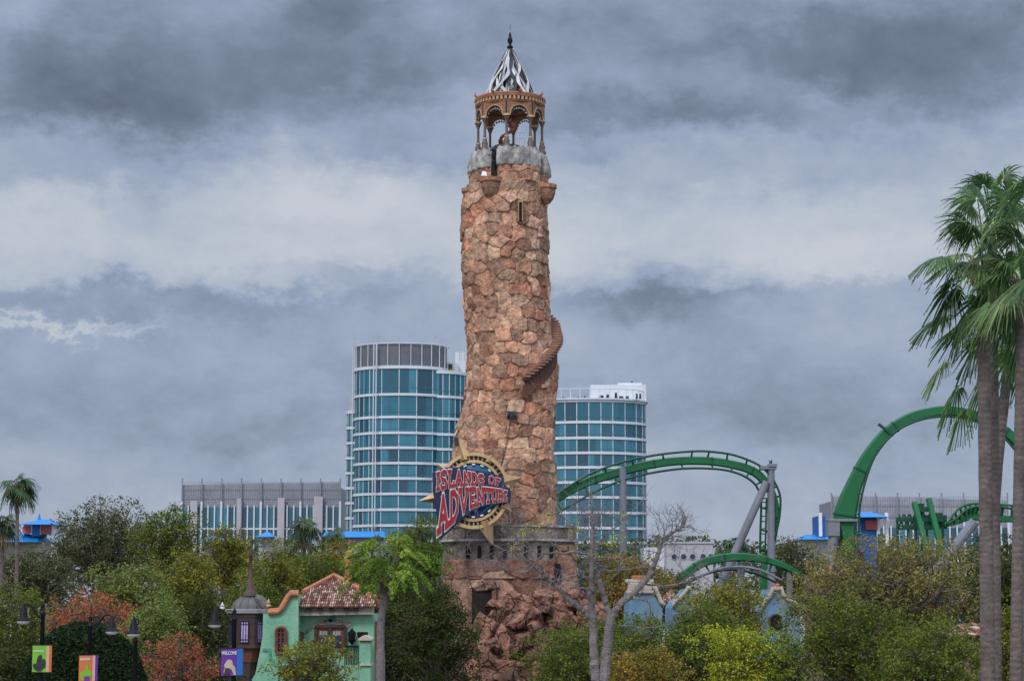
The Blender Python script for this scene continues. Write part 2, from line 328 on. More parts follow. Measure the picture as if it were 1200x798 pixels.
def stone_shell(name, parent, zs, cx, cy, rf, th0, th1, step=.048, su=1.08, szz=.86, pal=PAL, seed=1, depth=1.0, jit=.26, drop=.12, top=True, m='stone'):
    """masonry wound round a drum: every stone has its own shape, face and colour"""
    rng = np.random.RandomState(seed); z0, z1 = zs; Rm = float(np.mean(rf(np.linspace(z0, z1, 9))))
    nt = max(8, int((th1-th0)*Rm/step)); nz = max(3, int((z1-z0)/step)); full = abs(th1-th0-2*math.pi) < 1e-6
    th = np.linspace(th0, th1, nt+1); z = np.linspace(z0, z1, nz+1); T, Z = np.meshgrid(th, z)
    T = T.ravel(); Z = Z.ravel(); Rr = rf(Z); Cx = cx(Z)
    per = 2*math.pi*Rm; ncol = max(3, int(round(per/su))); suu = per/ncol; U = (T % (2*math.pi))*Rm
    wp = np.c_[np.cos(T)*Rm*.55, np.sin(T)*Rm*.55, Z*.55]
    Uw = U+(fbm(wp, 3, seed+5)-.5)*.30; Zw = Z+(fbm(wp, 3, seed+9)-.5)*.30
    nrow = int((z1-z0)/szz)+8; J = rng.uniform(-jit, jit, (nrow, ncol, 2)); Wt = rng.uniform(0, .16, (nrow, ncol)); Wt[rng.rand(nrow, ncol) < drop] = -9
    cr = np.floor((Zw-z0)/szz).astype(int)+3; F1 = np.full(len(U), 9.); F2 = np.full(len(U), 9.); ID = np.zeros(len(U), int); DU = np.zeros(len(U)); DZ = np.zeros(len(U))
    for a in range(-2, 3):
        r = np.clip(cr+a, 0, nrow-1); offs = (r % 2)*.5; cc = np.floor(Uw/suu-offs).astype(int)
        for b in range(-2, 3):
            c = (cc+b) % ncol; pu = (cc+b+.5+offs+J[r,c,0])*suu; pz = (r-3+.5+J[r,c,1])*szz+z0
            du = (Uw-pu)/suu; dz = (Zw-pz)/szz; d = (np.abs(du)**8+np.abs(dz)**8)**(1/8)-Wt[r,c]
            near = d < F1; F2 = np.where(near, F1, np.minimum(F2, d)); F1 = np.where(near, d, F1)
            ID = np.where(near, r*ncol+c, ID); DU = np.where(near, du, DU); DZ = np.where(near, dz, DZ)
    e = F2-F1; rr = rng.rand(nrow*ncol, 8)[ID]
    P3 = np.c_[np.cos(T)*Rm, np.sin(T)*Rm, Z]
    dis = .13*sstep(e, .0, .045)+(rr[:,0]-.5)*.15+((rr[:,1]-.5)*DU+(rr[:,2]-.5)*DZ)*.24-.01*(DU**2+DZ**2)+(fbm(P3*2.6, 5, seed)-.5)*.22
    dis = (dis*sstep(e, -.02, .06)-.12)*depth
    Rt = Rr+dis; V = np.c_[Cx+np.cos(T)*Rt, cy+np.sin(T)*Rt, Z]
    col = pal[(rr[:,3]*len(pal)).astype(int) % len(pal)]*(.62+.62*rr[:,4:5])
    mot = fbm(P3*1.3+rr[:,5:6]*20, 4, seed+3)[:,None]; col = col*(.45+1.1*mot)
    k2 = sstep(fbm(P3*1.9, 3, seed+21), .56, .68)[:,None]*.22; col = col*(1-k2)+np.array((.42,.31,.23))*k2
    mor = sstep(e, -.012, .030)[:,None]; col = col*mor+np.array((.075,.048,.035))*(1-mor)
    i = np.arange(nz)[:,None]*(nt+1)+np.arange(nt)[None,:]; i = i.ravel()
    F = np.c_[i, i+1, i+nt+2, i+nt+1]
    if top:      # close the top (and the ends of a part drum) inwards
        b = nz*(nt+1)+np.arange(nt+1); V2 = V[b].copy(); V2[:,0] = Cx[b]+(V2[:,0]-Cx[b])*.72; V2[:,1] = cy+(V2[:,1]-cy)*.72; n0 = len(V); V = np.r_[V, V2]; col = np.r_[col, col[b]]
        k = np.arange(nt); F = np.r_[F, np.c_[b[k], b[k+1], n0+k+1, n0+k]]
        if not full:
            for e0, sg in ((0, 1), (nt, -1)):
                rows = np.arange(nz+1)*(nt+1)+e0; V3 = V[rows].copy(); V3[:,0] = Cx[rows]+(V3[:,0]-Cx[rows])*.72; V3[:,1] = cy+(V3[:,1]-cy)*.72
                n0 = len(V); V = np.r_[V, V3]; col = np.r_[col, col[rows]]; k = np.arange(nz)
                q = np.c_[rows[k], rows[k+1], n0+k+1, n0+k]; F = np.r_[F, q[:, ::sg]]
    return np_mesh(name, V, F, col, M[m], parent, smooth=True)
fr = lambda z: np.interp(z, pz_, pr_); fcx = lambda z: np.interp(z, pz_, pc_)
TX0 = tx(597, 640)
LH = thing('stone_lighthouse', 'tall rugged stone lighthouse tower with copper lantern and openwork spire rising in the middle', 'lighthouse', (TX0, TD, 0))
stone_shell('shaft', LH, (tz(640), tz(219)), fcx, TD, fr, 0, 2*math.pi)
# merlons with weathered caps round the top
def front(phi): return -math.pi/2+R(phi)
topc = float(fcx(tz(215))); topr = float(fr(tz(215)))
def mer(ph0, ph1, ylow, ymid, ytop, sd, dr=0):
    stone_shell('merlon', LH, (tz(ylow), tz(ymid)), lambda z: z*0+topc, TD, lambda z: z*0+topr+dr-.1, front(ph0), front(ph1), step=.05, su=1.1, szz=.8, seed=sd)
    mb = MB(); h = tz(ytop)-tz(ymid); n = 18; prof = [(-.10,-.12),(.03,.0),(.0,h*.3),(-.05,h*.6),(-.26,h),(-.8,h*1.0),(-.9,-.12)]
    k = len(prof); vs = []
    for j in range(n+1):
        a = front(ph0-1+(ph1-ph0+2)*j/n); sag = .06*math.sin(j*2.1+sd)
        for r, z in prof:
            rr = topr+dr+r+.06*math.sin(j*1.7+z*3+sd)+.04*math.sin(j*4.3+z*7); vs.append((topc+math.cos(a)*rr, TD+math.sin(a)*rr, tz(ymid)+z+sag*(z > 0)))
    fs = [(j*k+i, (j+1)*k+i, (j+1)*k+(i+1)%k, j*k+(i+1)%k) for j in range(n) for i in range(k)]+[tuple(range(k)), tuple(n*k+i for i in range(k-1,-1,-1))]
    mb.add(vs, fs).build('merlon_cap', M['capgrey'], LH, bevel=.04)
mer(-92,-27,222,204,182,11); mer(-17,50,222,202,180.5,12); mer(62,102,222,207,186,13); mer(118,165,222,204,183,14); mer(180,240,222,204,183,15)
# top deck between merlons, dark floodlights in the gap
mb = MB(); mb.lathe((topc, TD, tz(218)), [(0,0),(topr-.40,0),(topr-.40,-.4)], 40); mb.build('top_deck', M['capgrey'], LH)
mb = MB()
for (px, py, s) in ((577,190,.5),(579,198,.45),(576,205,.55),(580,211,.5),(578,184,.4)):
    a = front(-22+random.uniform(-3,3)); mb.box((tx(px,py), TD-topr+.75, tz(py)), (s, .6, s*.8), Matrix.Rotation(random.uniform(-.5,.5),3,'Y')@Matrix.Rotation(.5,3,'X'))
mb.tube([(tx(575,215), TD-topr+.8, tz(217)),(tx(576,180), TD-topr+.8, tz(182))], .06); mb.tube([(tx(581,215), TD-topr+.8, tz(217)),(tx(581,185), TD-topr+.8, tz(184))], .06)
mb.build('floodlight_rack', M['dark'], LH)
mb = MB(); mb.box((tx(568,212), TD-topr+.2, tz(213.5)), (.45,.5,.35), taper=.6); mb.build('floodlight', M['white'], LH)
# corbel balconies
def corbel(px0, px1, ytop, ybot, cyo):
    xc = tx((px0+px1)/2, ytop); rx = (tx(px1,ytop)-tx(px0,ytop))/2; h = tz(ytop)-tz(ybot); mb = MB()
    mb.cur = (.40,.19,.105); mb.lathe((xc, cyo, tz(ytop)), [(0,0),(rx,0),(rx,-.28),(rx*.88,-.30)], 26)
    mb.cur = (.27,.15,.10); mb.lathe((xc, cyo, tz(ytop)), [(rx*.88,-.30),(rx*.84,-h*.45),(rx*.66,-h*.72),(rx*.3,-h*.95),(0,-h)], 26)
    mb.build('corbel', M['stone'], LH, smooth=False)
corbel(563,589,217.5,243,TD-topr+.45); corbel(629,652,221,244,TD-1.3); corbel(541,561,224,238,TD-.8)
# slit window
mb = MB(); zf = TD-float(fr(tz(258)))-.0
for a, b, c, d in ((607.0,608,247,268.5),(611.6,612.6,247,268.5),(607.0,612.6,245.5,247)): mb.box((tx((a+b)/2,258), zf, (tz(c)+tz(d))/2), (tx(b)-tx(a), .35, tz(c)-tz(d)))
mb.build('slit_frame', mat('slit_stone', (.42,.27,.14), .85, var=.3), LH)
mb = MB(); mb.box((tx(609.8,258), zf+.02, (tz(247)+tz(268))/2), (tx(611.6)-tx(608), .25, tz(247)-tz(268))); mb.build('slit_window', M['black'], LH)
# outside stair coming round the right flank and down the front
mb = MB(); mw = MB(); NS = 27
for i in range(NS):
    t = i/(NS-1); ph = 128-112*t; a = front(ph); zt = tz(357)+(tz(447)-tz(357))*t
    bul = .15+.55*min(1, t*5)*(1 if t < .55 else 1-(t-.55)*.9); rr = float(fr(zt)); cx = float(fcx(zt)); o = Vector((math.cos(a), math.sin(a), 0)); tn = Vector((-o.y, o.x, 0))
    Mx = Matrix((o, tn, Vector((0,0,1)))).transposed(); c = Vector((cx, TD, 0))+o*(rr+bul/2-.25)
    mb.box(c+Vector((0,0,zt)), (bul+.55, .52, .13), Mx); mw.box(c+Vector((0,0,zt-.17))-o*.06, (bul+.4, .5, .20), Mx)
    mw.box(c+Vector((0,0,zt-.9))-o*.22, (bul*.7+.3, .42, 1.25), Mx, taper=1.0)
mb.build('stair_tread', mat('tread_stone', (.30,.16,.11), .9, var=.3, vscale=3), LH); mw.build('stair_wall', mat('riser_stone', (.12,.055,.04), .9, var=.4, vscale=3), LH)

# lantern pavilion
LX = tx(597.7, 150); zb = tz(181.5)
def oct(r, phi): a = front(phi); return Vector((LX+r*math.cos(a), TD+r*math.sin(a), 0))
PH0 = -6; RC = 2.40
mb = MB(); mb.lathe((LX, TD, zb), [(0,-.02),(2.62,-.02),(2.75,-.2),(2.6,-2.2)], 8, a0=front(PH0), a1=front(PH0)+2*math.pi); mb.build('lantern_floor', M['capgrey'], LH)
for k in range(8):
    p = oct(RC, PH0+45*k); mb = MB(); h = tz(144)-zb
    mb.lathe((p.x, p.y, zb), [(.30,0),(.30,.12),(.20,.3),(.24,.5),(.13,.8),(.095,h*.5),(.09,h-.45),(.12,h-.35),(.18,h-.2),(.25,h)], 12)
    c = mb.build('column', M['colbrown'], LH, smooth=True)
    m2 = MB(); m2.lathe((p.x, p.y, zb), [(.16,.78),(.19,.84),(.16,.92)], 12); m2.lathe((p.x, p.y, zb+h), [(.27,-.05),(.27,.10),(.2,.10)], 12); m2.build('column_ring', M['copperlight'], c, smooth=True)
# arches
za = tz(144); ztop = tz(127)
for k in range(8):
    p = oct(RC+.1, PH0+45*k); q = oct(RC+.1, PH0+45*k+45); d = q-p; l = d.length; d.normalize(); nrm = (p+q)/2-Vector((LX,TD,0)); nrm.z = 0; nrm.normalize()
    n = 20; vs = []; hw = l/2-.24; zspring = za+.0; H = tz(131.5)-za
    for i in range(n+1):
        s = -l/2+l*i/n; ss = s/hw; zz = zspring+(H*math.sqrt(max(0, 1-ss*ss))**.9 if abs(ss) < 1 else 0)
        c = (p+q)/2+d*s
        for off in (.10, -.12):
            vs += [c+nrm*off+Vector((0,0,zz)), c+nrm*off+Vector((0,0,ztop))]
    fs = []
    for i in range(n):
        a = i*4; b = a+4; fs += [(a,b,b+1,a+1), (a+2,a+3,b+3,b+2), (a,a+2,b+2,b)]
    mb = MB(); mb.add(vs, fs); o = mb.build('arch', M['copper'], LH)
    mb = MB(); pts = []
    for i in range(15):
        a = math.pi*i/14; pts.append((p+q)/2+d*(math.cos(a)*hw)+nrm*.12+Vector((0,0,zspring+H*math.sin(a)**.9)))
    mb.tube(pts, .045, 5); mb.build('arch_moulding', M['copperlight'], o)
    mb = MB()
    for i in range(7):      # hanging zigzag lace
        s = -hw*.8+1.6*hw*i/6; c = (p+q)/2+d*s-nrm*.02+Vector((0,0,zspring+H*math.sqrt(max(.05,1-(s/hw)**2))-.22)); mb.box(c, (.15,.04,.15), Matrix((d, nrm, Vector((0,0,1)))).transposed()@Matrix.Rotation(.785,3,'Y'))
        mb.tube([c, c+Vector((0,0,.3))], .02, 4)
    mb.build('arch_fringe', M['capgrey'], o)
mb = MB(); mb.lathe((LX, TD, 0), [(2.0,tz(127.5)),(2.53,tz(127.5)),(2.55,tz(125.5)),(2.44,tz(125)),(2.46,tz(122.5)),(2.66,tz(121.6)),(2.68,tz(118.8)),(2.2,tz(118.3)),(2.1,tz(127.5))], 32); mb.build('cornice', M['copper'], LH)
mb = MB()
for i in range(52):
    a = 2*math.pi*i/52; mb.box((LX+2.55*math.cos(a), TD+2.55*math.sin(a), tz(123.6)), (.16,.17,.27), Matrix.Rotation(a,3,'Z'))
mb.build('dentils', M['copperlight'], LH)
mb = MB(); mb.lathe((LX, TD, 0), [(2.2,tz(118.3)),(2.60,tz(118.2)),(2.56,tz(116.6)),(1.9,tz(115.4)),(1.8,tz(118.2))], 32)
for k in range(8):
    a = front(PH0+45*k+22.5); c = Vector((LX+2.5*math.cos(a), TD+2.5*math.sin(a), tz(117.3))); o = Vector((math.cos(a), math.sin(a), 0)); mb.tube([c, c+o*.22+Vector((0,0,.12)), c+o*.2+Vector((0,0,.38))], [.10,.08,.015], 6)
mb.build('roof_rim', M['redtrim'], LH)
zr0, zr1 = tz(116.5), tz(56); RR = 1.84
def cone(a, t, k=1.0): r = (RR*(1-t)**.84+.06)*k; return Vector((LX+r*math.cos(a), TD+r*math.sin(a), zr0+(zr1-zr0)*t))
for i in range(12):
    mb = MB(); mb.tube([cone(2*math.pi*i/12, j/10, 1.02) for j in range(11)], [.05]*10+[.03], 5); mb.build('roof_rib', M['dark'], LH)
for i in range(26):      # twining metal strips with gaps between them
    a0 = 2*math.pi*i/26+.1; sg = 1 if i % 2 else -1; mb = MB(); prev = None; vs = []; n = 22; tl = .95-.3*((i*7)%5)/5
    for j in range(n+1):
        t = j/n*tl; a = a0+sg*(.45*t+.20*math.sin(t*8+i)); w = (.12+.04*math.sin(j*.8+i))*(1-t*.55)/max(.25, RR*(1-t)); k = 1.06 if sg > 0 else .96
        vs += [cone(a-w, t, k), cone(a+w, t, k)]
    mb.add(vs, [(2*j, 2*j+1, 2*j+3, 2*j+2) for j in range(n)])
    o = mb.build('roof_strip', (M['roofwhite'], M['roofwhite'], M['palegrey'], M['roofwhite'], M['dark'])[i % 5], LH)
    sm = o.modifiers.new('solid', 'SOLIDIFY'); sm.thickness = .05
for i in range(14):      # darker inner straps
    a = 2*math.pi*(i+.4)/14; mb = MB(); vs = []
    for j in range(9):
        t = j/8*.9; w = .17*(1-t*.3); w = w/max(.3, RR*(1-t))*.8; vs += [cone(a-w, t, .88), cone(a+w, t, .88)]
    mb.add(vs, [(2*j, 2*j+1, 2*j+3, 2*j+2) for j in range(8)]); o = mb.build('inner_strap', M['dark'] if i % 3 else M['roofwhite'], LH); o.modifiers.new('solid', 'SOLIDIFY').thickness = .04
mb = MB(); z0 = tz(56.5); mb.lathe((LX, TD, z0), [(0.02,-.3),(.22,0),(.24,.08),(.10,.2),(.10,.3),(.20,.5),(.18,.7),(.09,.85),(.11,.92),(.03,1.2),(0,1.25)], 14)
mb.build('finial', M['black'], LH, smooth=True); mb = MB(); mb.tube([(LX,TD,z0+1.45),(LX+.02,TD,tz(28))], [.03,.012], 5); mb.build('lightning_rod', M['dark'], LH)
# brazier, red spiral flame sculpture and railing inside the lantern
mb = MB(); mb.lathe((LX-.25, TD, zb), [(.2,0),(.35,.12),(.95,.25),(1.12,.45),(1.0,.62),(.7,.68),(0,.6)], 20); mb.build('brazier', M['dark'], LH, smooth=True)
mb = MB(); pts = []
for j in range(24):
    t = j/23; a = t*7.5+1; r = .75*(1-t*.4); pts.append((LX-.1+r*math.cos(a)*.8+.35*(1-2*t)*-1*.6, TD+r*math.sin(a)*.6, zb+.55+t*2.1))
mb.tube(pts, [.13+.10*math.sin(j*.9)**2 for j in range(24)], 7, flat=.5); mb.build('flame_ribbon', M['redtrim'], LH, smooth=True)
mb = MB()
for px in (604,609,614): mb.tube([(tx(px,170),TD-1.5,zb),(tx(px,170),TD-1.5,tz(161))], .03, 5)
for py in (161,168): mb.tube([(tx(604,py),TD-1.5,tz(py)),(tx(614,py),TD-1.5,tz(py))], .028, 5)
mb.build('railing', M['palegrey'], LH)

# base drums
bx = tx(596, 640); c0 = lambda z: z*0+bx
def drum(name, y0, y1, r, **k): return stone_shell(name, LH, (tz(y1), tz(y0)), c0, TD, lambda z: z*0+r, 0, 2*math.pi, **k)
drum('terrace_parapet', 619, 633.5, 4.92, su=1.05, szz=1.2, pal=PALG, seed=31, depth=.25, jit=.05, drop=0, step=.08)
mb = MB(); mb.lathe((bx, TD, 0), [(4.6,tz(617.3)),(5.02,tz(617.3)),(5.02,tz(619.6)),(4.7,tz(619.8))], 64); mb.lathe((bx, TD, 0), [(4.7,tz(633)),(5.06,tz(633)),(5.10,tz(635.6)),(4.8,tz(636.5))], 64); mb.build('terrace_moulding', M['capgrey'], LH)
mb = MB(); mb.lathe((bx, TD, 0), [(3.2,tz(631)),(4.8,tz(631))], 48); mb.build('terrace_floor', M['capgrey'], LH)
drum('slotted_wall', 635.5, 658, 4.78, su=1.6, szz=1.5, pal=PALG, seed=32, depth=.35, jit=.15, step=.08)
for px in (549.5,563,577,592,616,631,645):
    x = tx(px,645)-bx; y = -math.sqrt(4.86**2-x*x); a = math.atan2(y, x); mb = MB(); mb.box((bx+x*1.0, TD+y, (tz(641)+tz(655))/2), (.16,.24,tz(641)-tz(655)), Matrix.Rotation(a,3,'Z')); mb.build('arrow_slot', M['black'], LH)
drum('red_band', 657, 678, 4.88, su=2.4, szz=2.0, pal=PALR, seed=33, depth=.9, step=.08)
drum('lower_wall', 677, 812, 4.75, su=4.5, szz=4.5, pal=PALR, seed=34, depth=.7, step=.09)
# doorway
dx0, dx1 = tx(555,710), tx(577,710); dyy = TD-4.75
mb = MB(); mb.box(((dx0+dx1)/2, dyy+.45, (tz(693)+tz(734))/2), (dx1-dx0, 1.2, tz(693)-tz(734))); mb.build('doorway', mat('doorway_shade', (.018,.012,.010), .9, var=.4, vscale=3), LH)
mb = MB(); mb.cur = (.22,.12,.09)
for (a, b, c, d) in ((549.5,555,690,760),(577,582,690,760)): mb.box((tx((a+b)/2,710), dyy+.25, (tz(c)+tz(d))/2), (tx(b)-tx(a), 1.1, tz(c)-tz(d)))
mb.build('door_jamb', M['stone'], LH, bevel=.08)
def rock_mesh(name, c, rx, ry, rz, seed, parent=None, pal=None, sub=5, amp=.35, m='rock', facet=1.0, rot=0):
    import bmesh
    bm = bmesh.new(); bmesh.ops.create_icosphere(bm, subdivisions=sub, radius=1); V = np.array([v.co[:] for v in bm.verts]); F = np.array([[v.index for v in f.verts] for f in bm.faces]); bm.free()
    rng = np.random.RandomState(seed); n = 13; pl = rng.randn(n, 3); pl /= np.linalg.norm(pl, axis=1)[:,None]; off = rng.uniform(.50, .90, n)
    dt = V@pl.T; sc = np.min(np.where(dt > .05, off/np.maximum(dt, .05), 9), axis=1); sc = np.minimum(sc, 1.05); D = V*(1+(sc-1)*facet)[:,None]
    rd = np.abs(fbm(V*2.6+seed*1.3, 3, seed+8)-.5)*2; D = D*(1+amp*(fbm(V*1.7+seed, 4, seed)-.5)-.09*(1-sstep(rd, 0, .05))+.10*(fbm(V*8+seed, 4, seed+1)-.5))[:,None]
    col = (np.array(pal or (.27,.125,.085))*(.35+1.3*fbm(V*2.6+seed*3, 5, seed+4))[:,None])*(.55+.45*sstep(rd, .02, .12))[:,None]
    D = D*np.array((rx, ry, rz)); ca, sa = math.cos(rot), math.sin(rot); D = np.c_[D[:,0]*ca-D[:,2]*sa, D[:,1], D[:,0]*sa+D[:,2]*ca]
    return np_mesh(name, D+np.array(c), F, col, M[m], parent, smooth=True)
rock_mesh('lintel', (tx(565.5,685), dyy+.1, tz(684.5)), 1.2, .9, .5, 5, LH, pal=(.34,.22,.15))
# right buttress with dark recess
stone_shell('buttress', LH, (0, tz(640)), lambda z: z*0+tx(660,660), TD-2.6, lambda z: z*0+.95, 0, 2*math.pi, su=1.7, szz=1.6, pal=PALR, seed=41, step=.07)
mb = MB(); mb.box((tx(652,670), TD-3.55, tz(670)), (.35,.3,1.1)); mb.build('buttress_recess', M['black'], LH)

# rocks heaped against the base
RK = thing('rock_outcrop', 'heap of reddish brown boulders at the foot of the lighthouse', 'rocks', (tx(625,760), TD-7, 0))
for i, (px, py, rx, rz, dy, rot, sh) in enumerate(((590,725,1.7,1.5,-7.2,.2,1),(575,745,1.3,2.0,-7.8,0,1),(612,712,1.6,1.2,-6.8,-.5,1.1),(635,704,1.5,1.0,-6.4,-.3,1.15),(655,712,1.6,1.3,-6.6,.3,.95),
      (672,705,1.3,1.0,-6.3,.2,1),(600,745,1.3,1.1,-8.3,.3,.6),(617,735,1.1,.9,-8.0,-.2,.8),(592,760,.95,1.7,-8.9,.05,1.25),(575,772,1.5,1.6,-9.0,0,1),(618,752,1.2,1.0,-8.8,.4,.75),
      (590,785,2.0,1.4,-9.6,.1,1.1),(630,745,1.2,1.3,-8.4,0,.9),(645,730,1.7,1.6,-7.6,0,.9),(615,775,1.6,1.6,-8.8,.2,.6),(570,795,1.9,1.4,-10,0,1),(645,765,2.0,1.9,-8.8,0,.8),(690,720,1.6,1.5,-6.8,0,.9),
      (600,812,2.6,1.8,-9.6,0,.9),(650,800,2.4,1.9,-8.9,.2,.7),(675,752,1.8,1.7,-7.8,0,.8),(605,728,1.0,.8,-8.4,.6,1.2),(583,712,1.1,.8,-6.6,-.3,1.15),(626,722,.9,.7,-8.2,.4,1.1),(640,716,.8,.6,-7.9,-.5,.7),(607,760,.8,1.0,-9.4,.1,.55),(660,730,1.2,.9,-7.6,-.4,1.2),(684,738,1.3,1.1,-7.2,.2,.9),(628,790,1.3,1.2,-9.6,.3,1),(578,758,.8,.9,-9.6,-.2,.9))):
    rock_mesh('boulder', (tx(px,py), TD+dy, P(px,py,TD+dy).z), rx*.95, 1.4, rz*.95, 100+i, RK, pal=tuple(c*sh for c in (.25,.125,.085)), amp=.22, rot=rot)
for i in range(7):
    rock_mesh('boulder', (tx(560+i*22,790), TD-7.5-(i%3), 1.4), 2.6, 2.0, 2.6, 150+i, RK, sub=4, pal=(.10,.055,.04))  # filler boulders coloured dark to stand for the shaded gaps between the others

# ------------------------------------------------------------------ compass sign
SD = 143.6; S0 = P(555,575,SD); SPX = MPP(SD)
def s2(px, py, d=0): p = P(px, py, SD); return Vector((p.x, SD-d, p.z))
SG = thing('compass_sign', 'gold compass star sign with globe, reading ISLANDS OF ADVENTURE in red letters on navy', 'sign', (S0.x, SD, S0.z))
def ring(mb, r0, r1, d0, d1, n=64, a0=0, a1=2*math.pi, sy=1.06):
    vs = []
    for j in range(n+1):
        a = a0+(a1-a0)*j/n
        for r, d in ((r0,d0),(r1,d0),(r1,d1),(r0,d1)): vs.append((S0.x+r*math.cos(a), SD-d, S0.z+r*math.sin(a)*sy))
    fs = [(j*4+i, j*4+(i+1)%4, j*4+4+(i+1)%4, j*4+4+i) for j in range(n) for i in range(4)]+[(0,1,2,3),(n*4+3,n*4+2,n*4+1,n*4)]
    mb.add(vs, fs)
Ro = 41*SPX; mb = MB(); ring(mb, Ro*.80, Ro, -.35, .22); mb.build('compass_ring', M['gold'], SG)
mb = MB(); ring(mb, Ro*.93, Ro*1.02, .0, .34); ring(mb, Ro*.745, Ro*.82, -.1, .30); mb.build('ring_rim', M['gold'], SG)
mb = MB()
for i in range(44):
    a = 2*math.pi*(i+.5)/44; r = Ro*.875; mb.box((S0.x+r*math.cos(a), SD-.25, S0.z+r*math.sin(a)*1.06), (Ro*.095,.14,Ro*.075), Matrix.Rotation(-a,3,'Y'))
mb.build('ring_notches', M['black'], SG)
mb = MB(); vs = []; n = 40; m = 10      # domed globe
for i in range(m+1):
    q = math.pi/2*i/m; r = Ro*.75*math.sin(q)
    for j in range(n): a = 2*math.pi*j/n; vs.append((S0.x+r*math.cos(a), SD-.55*math.cos(q)-.02, S0.z+r*math.sin(a)*1.06))
mb.add(vs, [(i*n+j, i*n+(j+1)%n, (i+1)*n+(j+1)%n, (i+1)*n+j) for i in range(m) for j in range(n)]); mb.build('globe', M['globe'], SG, smooth=True)
mb = MB()
for i in range(36):
    a = 2*math.pi*(i)/36; r = Ro*.70
    if i % 2: mb.box((S0.x+r*math.cos(a), SD-.36, S0.z+r*math.sin(a)*1.06), (.10,.10,Ro*.09), Matrix.Rotation(-a,3,'Y'))
mb.build('globe_dashes', M['white'], SG)
tips = [((536.5,512),6.5),((576.5,532),5.5),((612,559.5),7.5),((600,599.5),5.5),((578,639),7.5),((522,603),5),((490.5,587),6.5),((512,543.5),5.5)]
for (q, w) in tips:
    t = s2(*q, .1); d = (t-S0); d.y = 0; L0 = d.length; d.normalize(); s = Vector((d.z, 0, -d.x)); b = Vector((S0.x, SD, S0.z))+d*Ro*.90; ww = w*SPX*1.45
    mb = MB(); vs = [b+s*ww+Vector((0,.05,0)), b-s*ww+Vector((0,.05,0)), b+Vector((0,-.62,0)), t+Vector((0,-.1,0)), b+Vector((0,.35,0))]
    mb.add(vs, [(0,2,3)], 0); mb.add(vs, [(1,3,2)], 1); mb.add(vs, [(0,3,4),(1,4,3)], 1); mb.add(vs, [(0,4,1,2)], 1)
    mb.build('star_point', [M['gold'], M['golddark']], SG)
# lettering: slab glyphs as strokes in a unit box, bent into the banner's shape
G = {'I':(.42,[[(.5,.06),(.5,.94)],[(.2,.06),(.8,.06)],[(.2,.94),(.8,.94)]]),
 'S':(.9,[[(.88,.74),(.78,.92),(.5,.96),(.2,.9),(.12,.72),(.26,.56),(.72,.44),(.88,.28),(.8,.1),(.5,.04),(.2,.08),(.1,.26)]]),
 'L':(.85,[[(.25,.94),(.25,.06),(.9,.06),(.9,.26)],[(.06,.94),(.5,.94)]]),
 'A':(1.0,[[(.1,.05),(.5,.95),(.9,.05)],[(.27,.36),(.73,.36)],[(-.04,.05),(.26,.05)],[(.74,.05),(1.04,.05)]]),
 'N':(1.0,[[(.16,.05),(.16,.95),(.84,.05),(.84,.95)],[(.0,.05),(.32,.05)],[(.68,.95),(1.0,.95)]]),
 'D':(.95,[[(.2,.05),(.2,.95),(.55,.95),(.85,.75),(.9,.5),(.85,.25),(.55,.05),(.06,.05)]]),
 'O':(.95,[[(.5,.96),(.2,.84),(.1,.5),(.2,.16),(.5,.04),(.8,.16),(.9,.5),(.8,.84),(.5,.96)]]),
 'F':(.85,[[(.22,.05),(.22,.95),(.92,.95),(.92,.76)],[(.22,.52),(.7,.52)],[(.04,.05),(.42,.05)]]),
 'V':(1.0,[[(.1,.95),(.5,.05),(.9,.95)],[(-.04,.95),(.26,.95)],[(.74,.95),(1.04,.95)]]),
 'E':(.85,[[(.9,.24),(.9,.06),(.2,.06),(.2,.95),(.9,.95),(.9,.76)],[(.2,.5),(.68,.5)]]),
 'T':(.9,[[(.5,.05),(.5,.95)],[(.06,.74),(.06,.95),(.94,.95),(.94,.74)],[(.32,.05),(.68,.05)]]),
 'U':(.95,[[(.16,.95),(.16,.3),(.3,.07),(.6,.05),(.84,.24),(.84,.95)],[(.0,.95),(.32,.95)],[(.68,.95),(1.0,.95)]]),
 'R':(.95,[[(.2,.05),(.2,.95),(.65,.95),(.86,.8),(.8,.58),(.5,.5),(.2,.5)],[(.5,.5),(.92,.05)],[(.04,.05),(.38,.05)]]),
 ' ':(.5,[])}
def curve_y(pts, x):
    for (a, b), (c, d) in zip(pts, pts[1:]):
        if x <= c: return b+(d-b)*(x-a)/(c-a)
    return pts[-1][1]
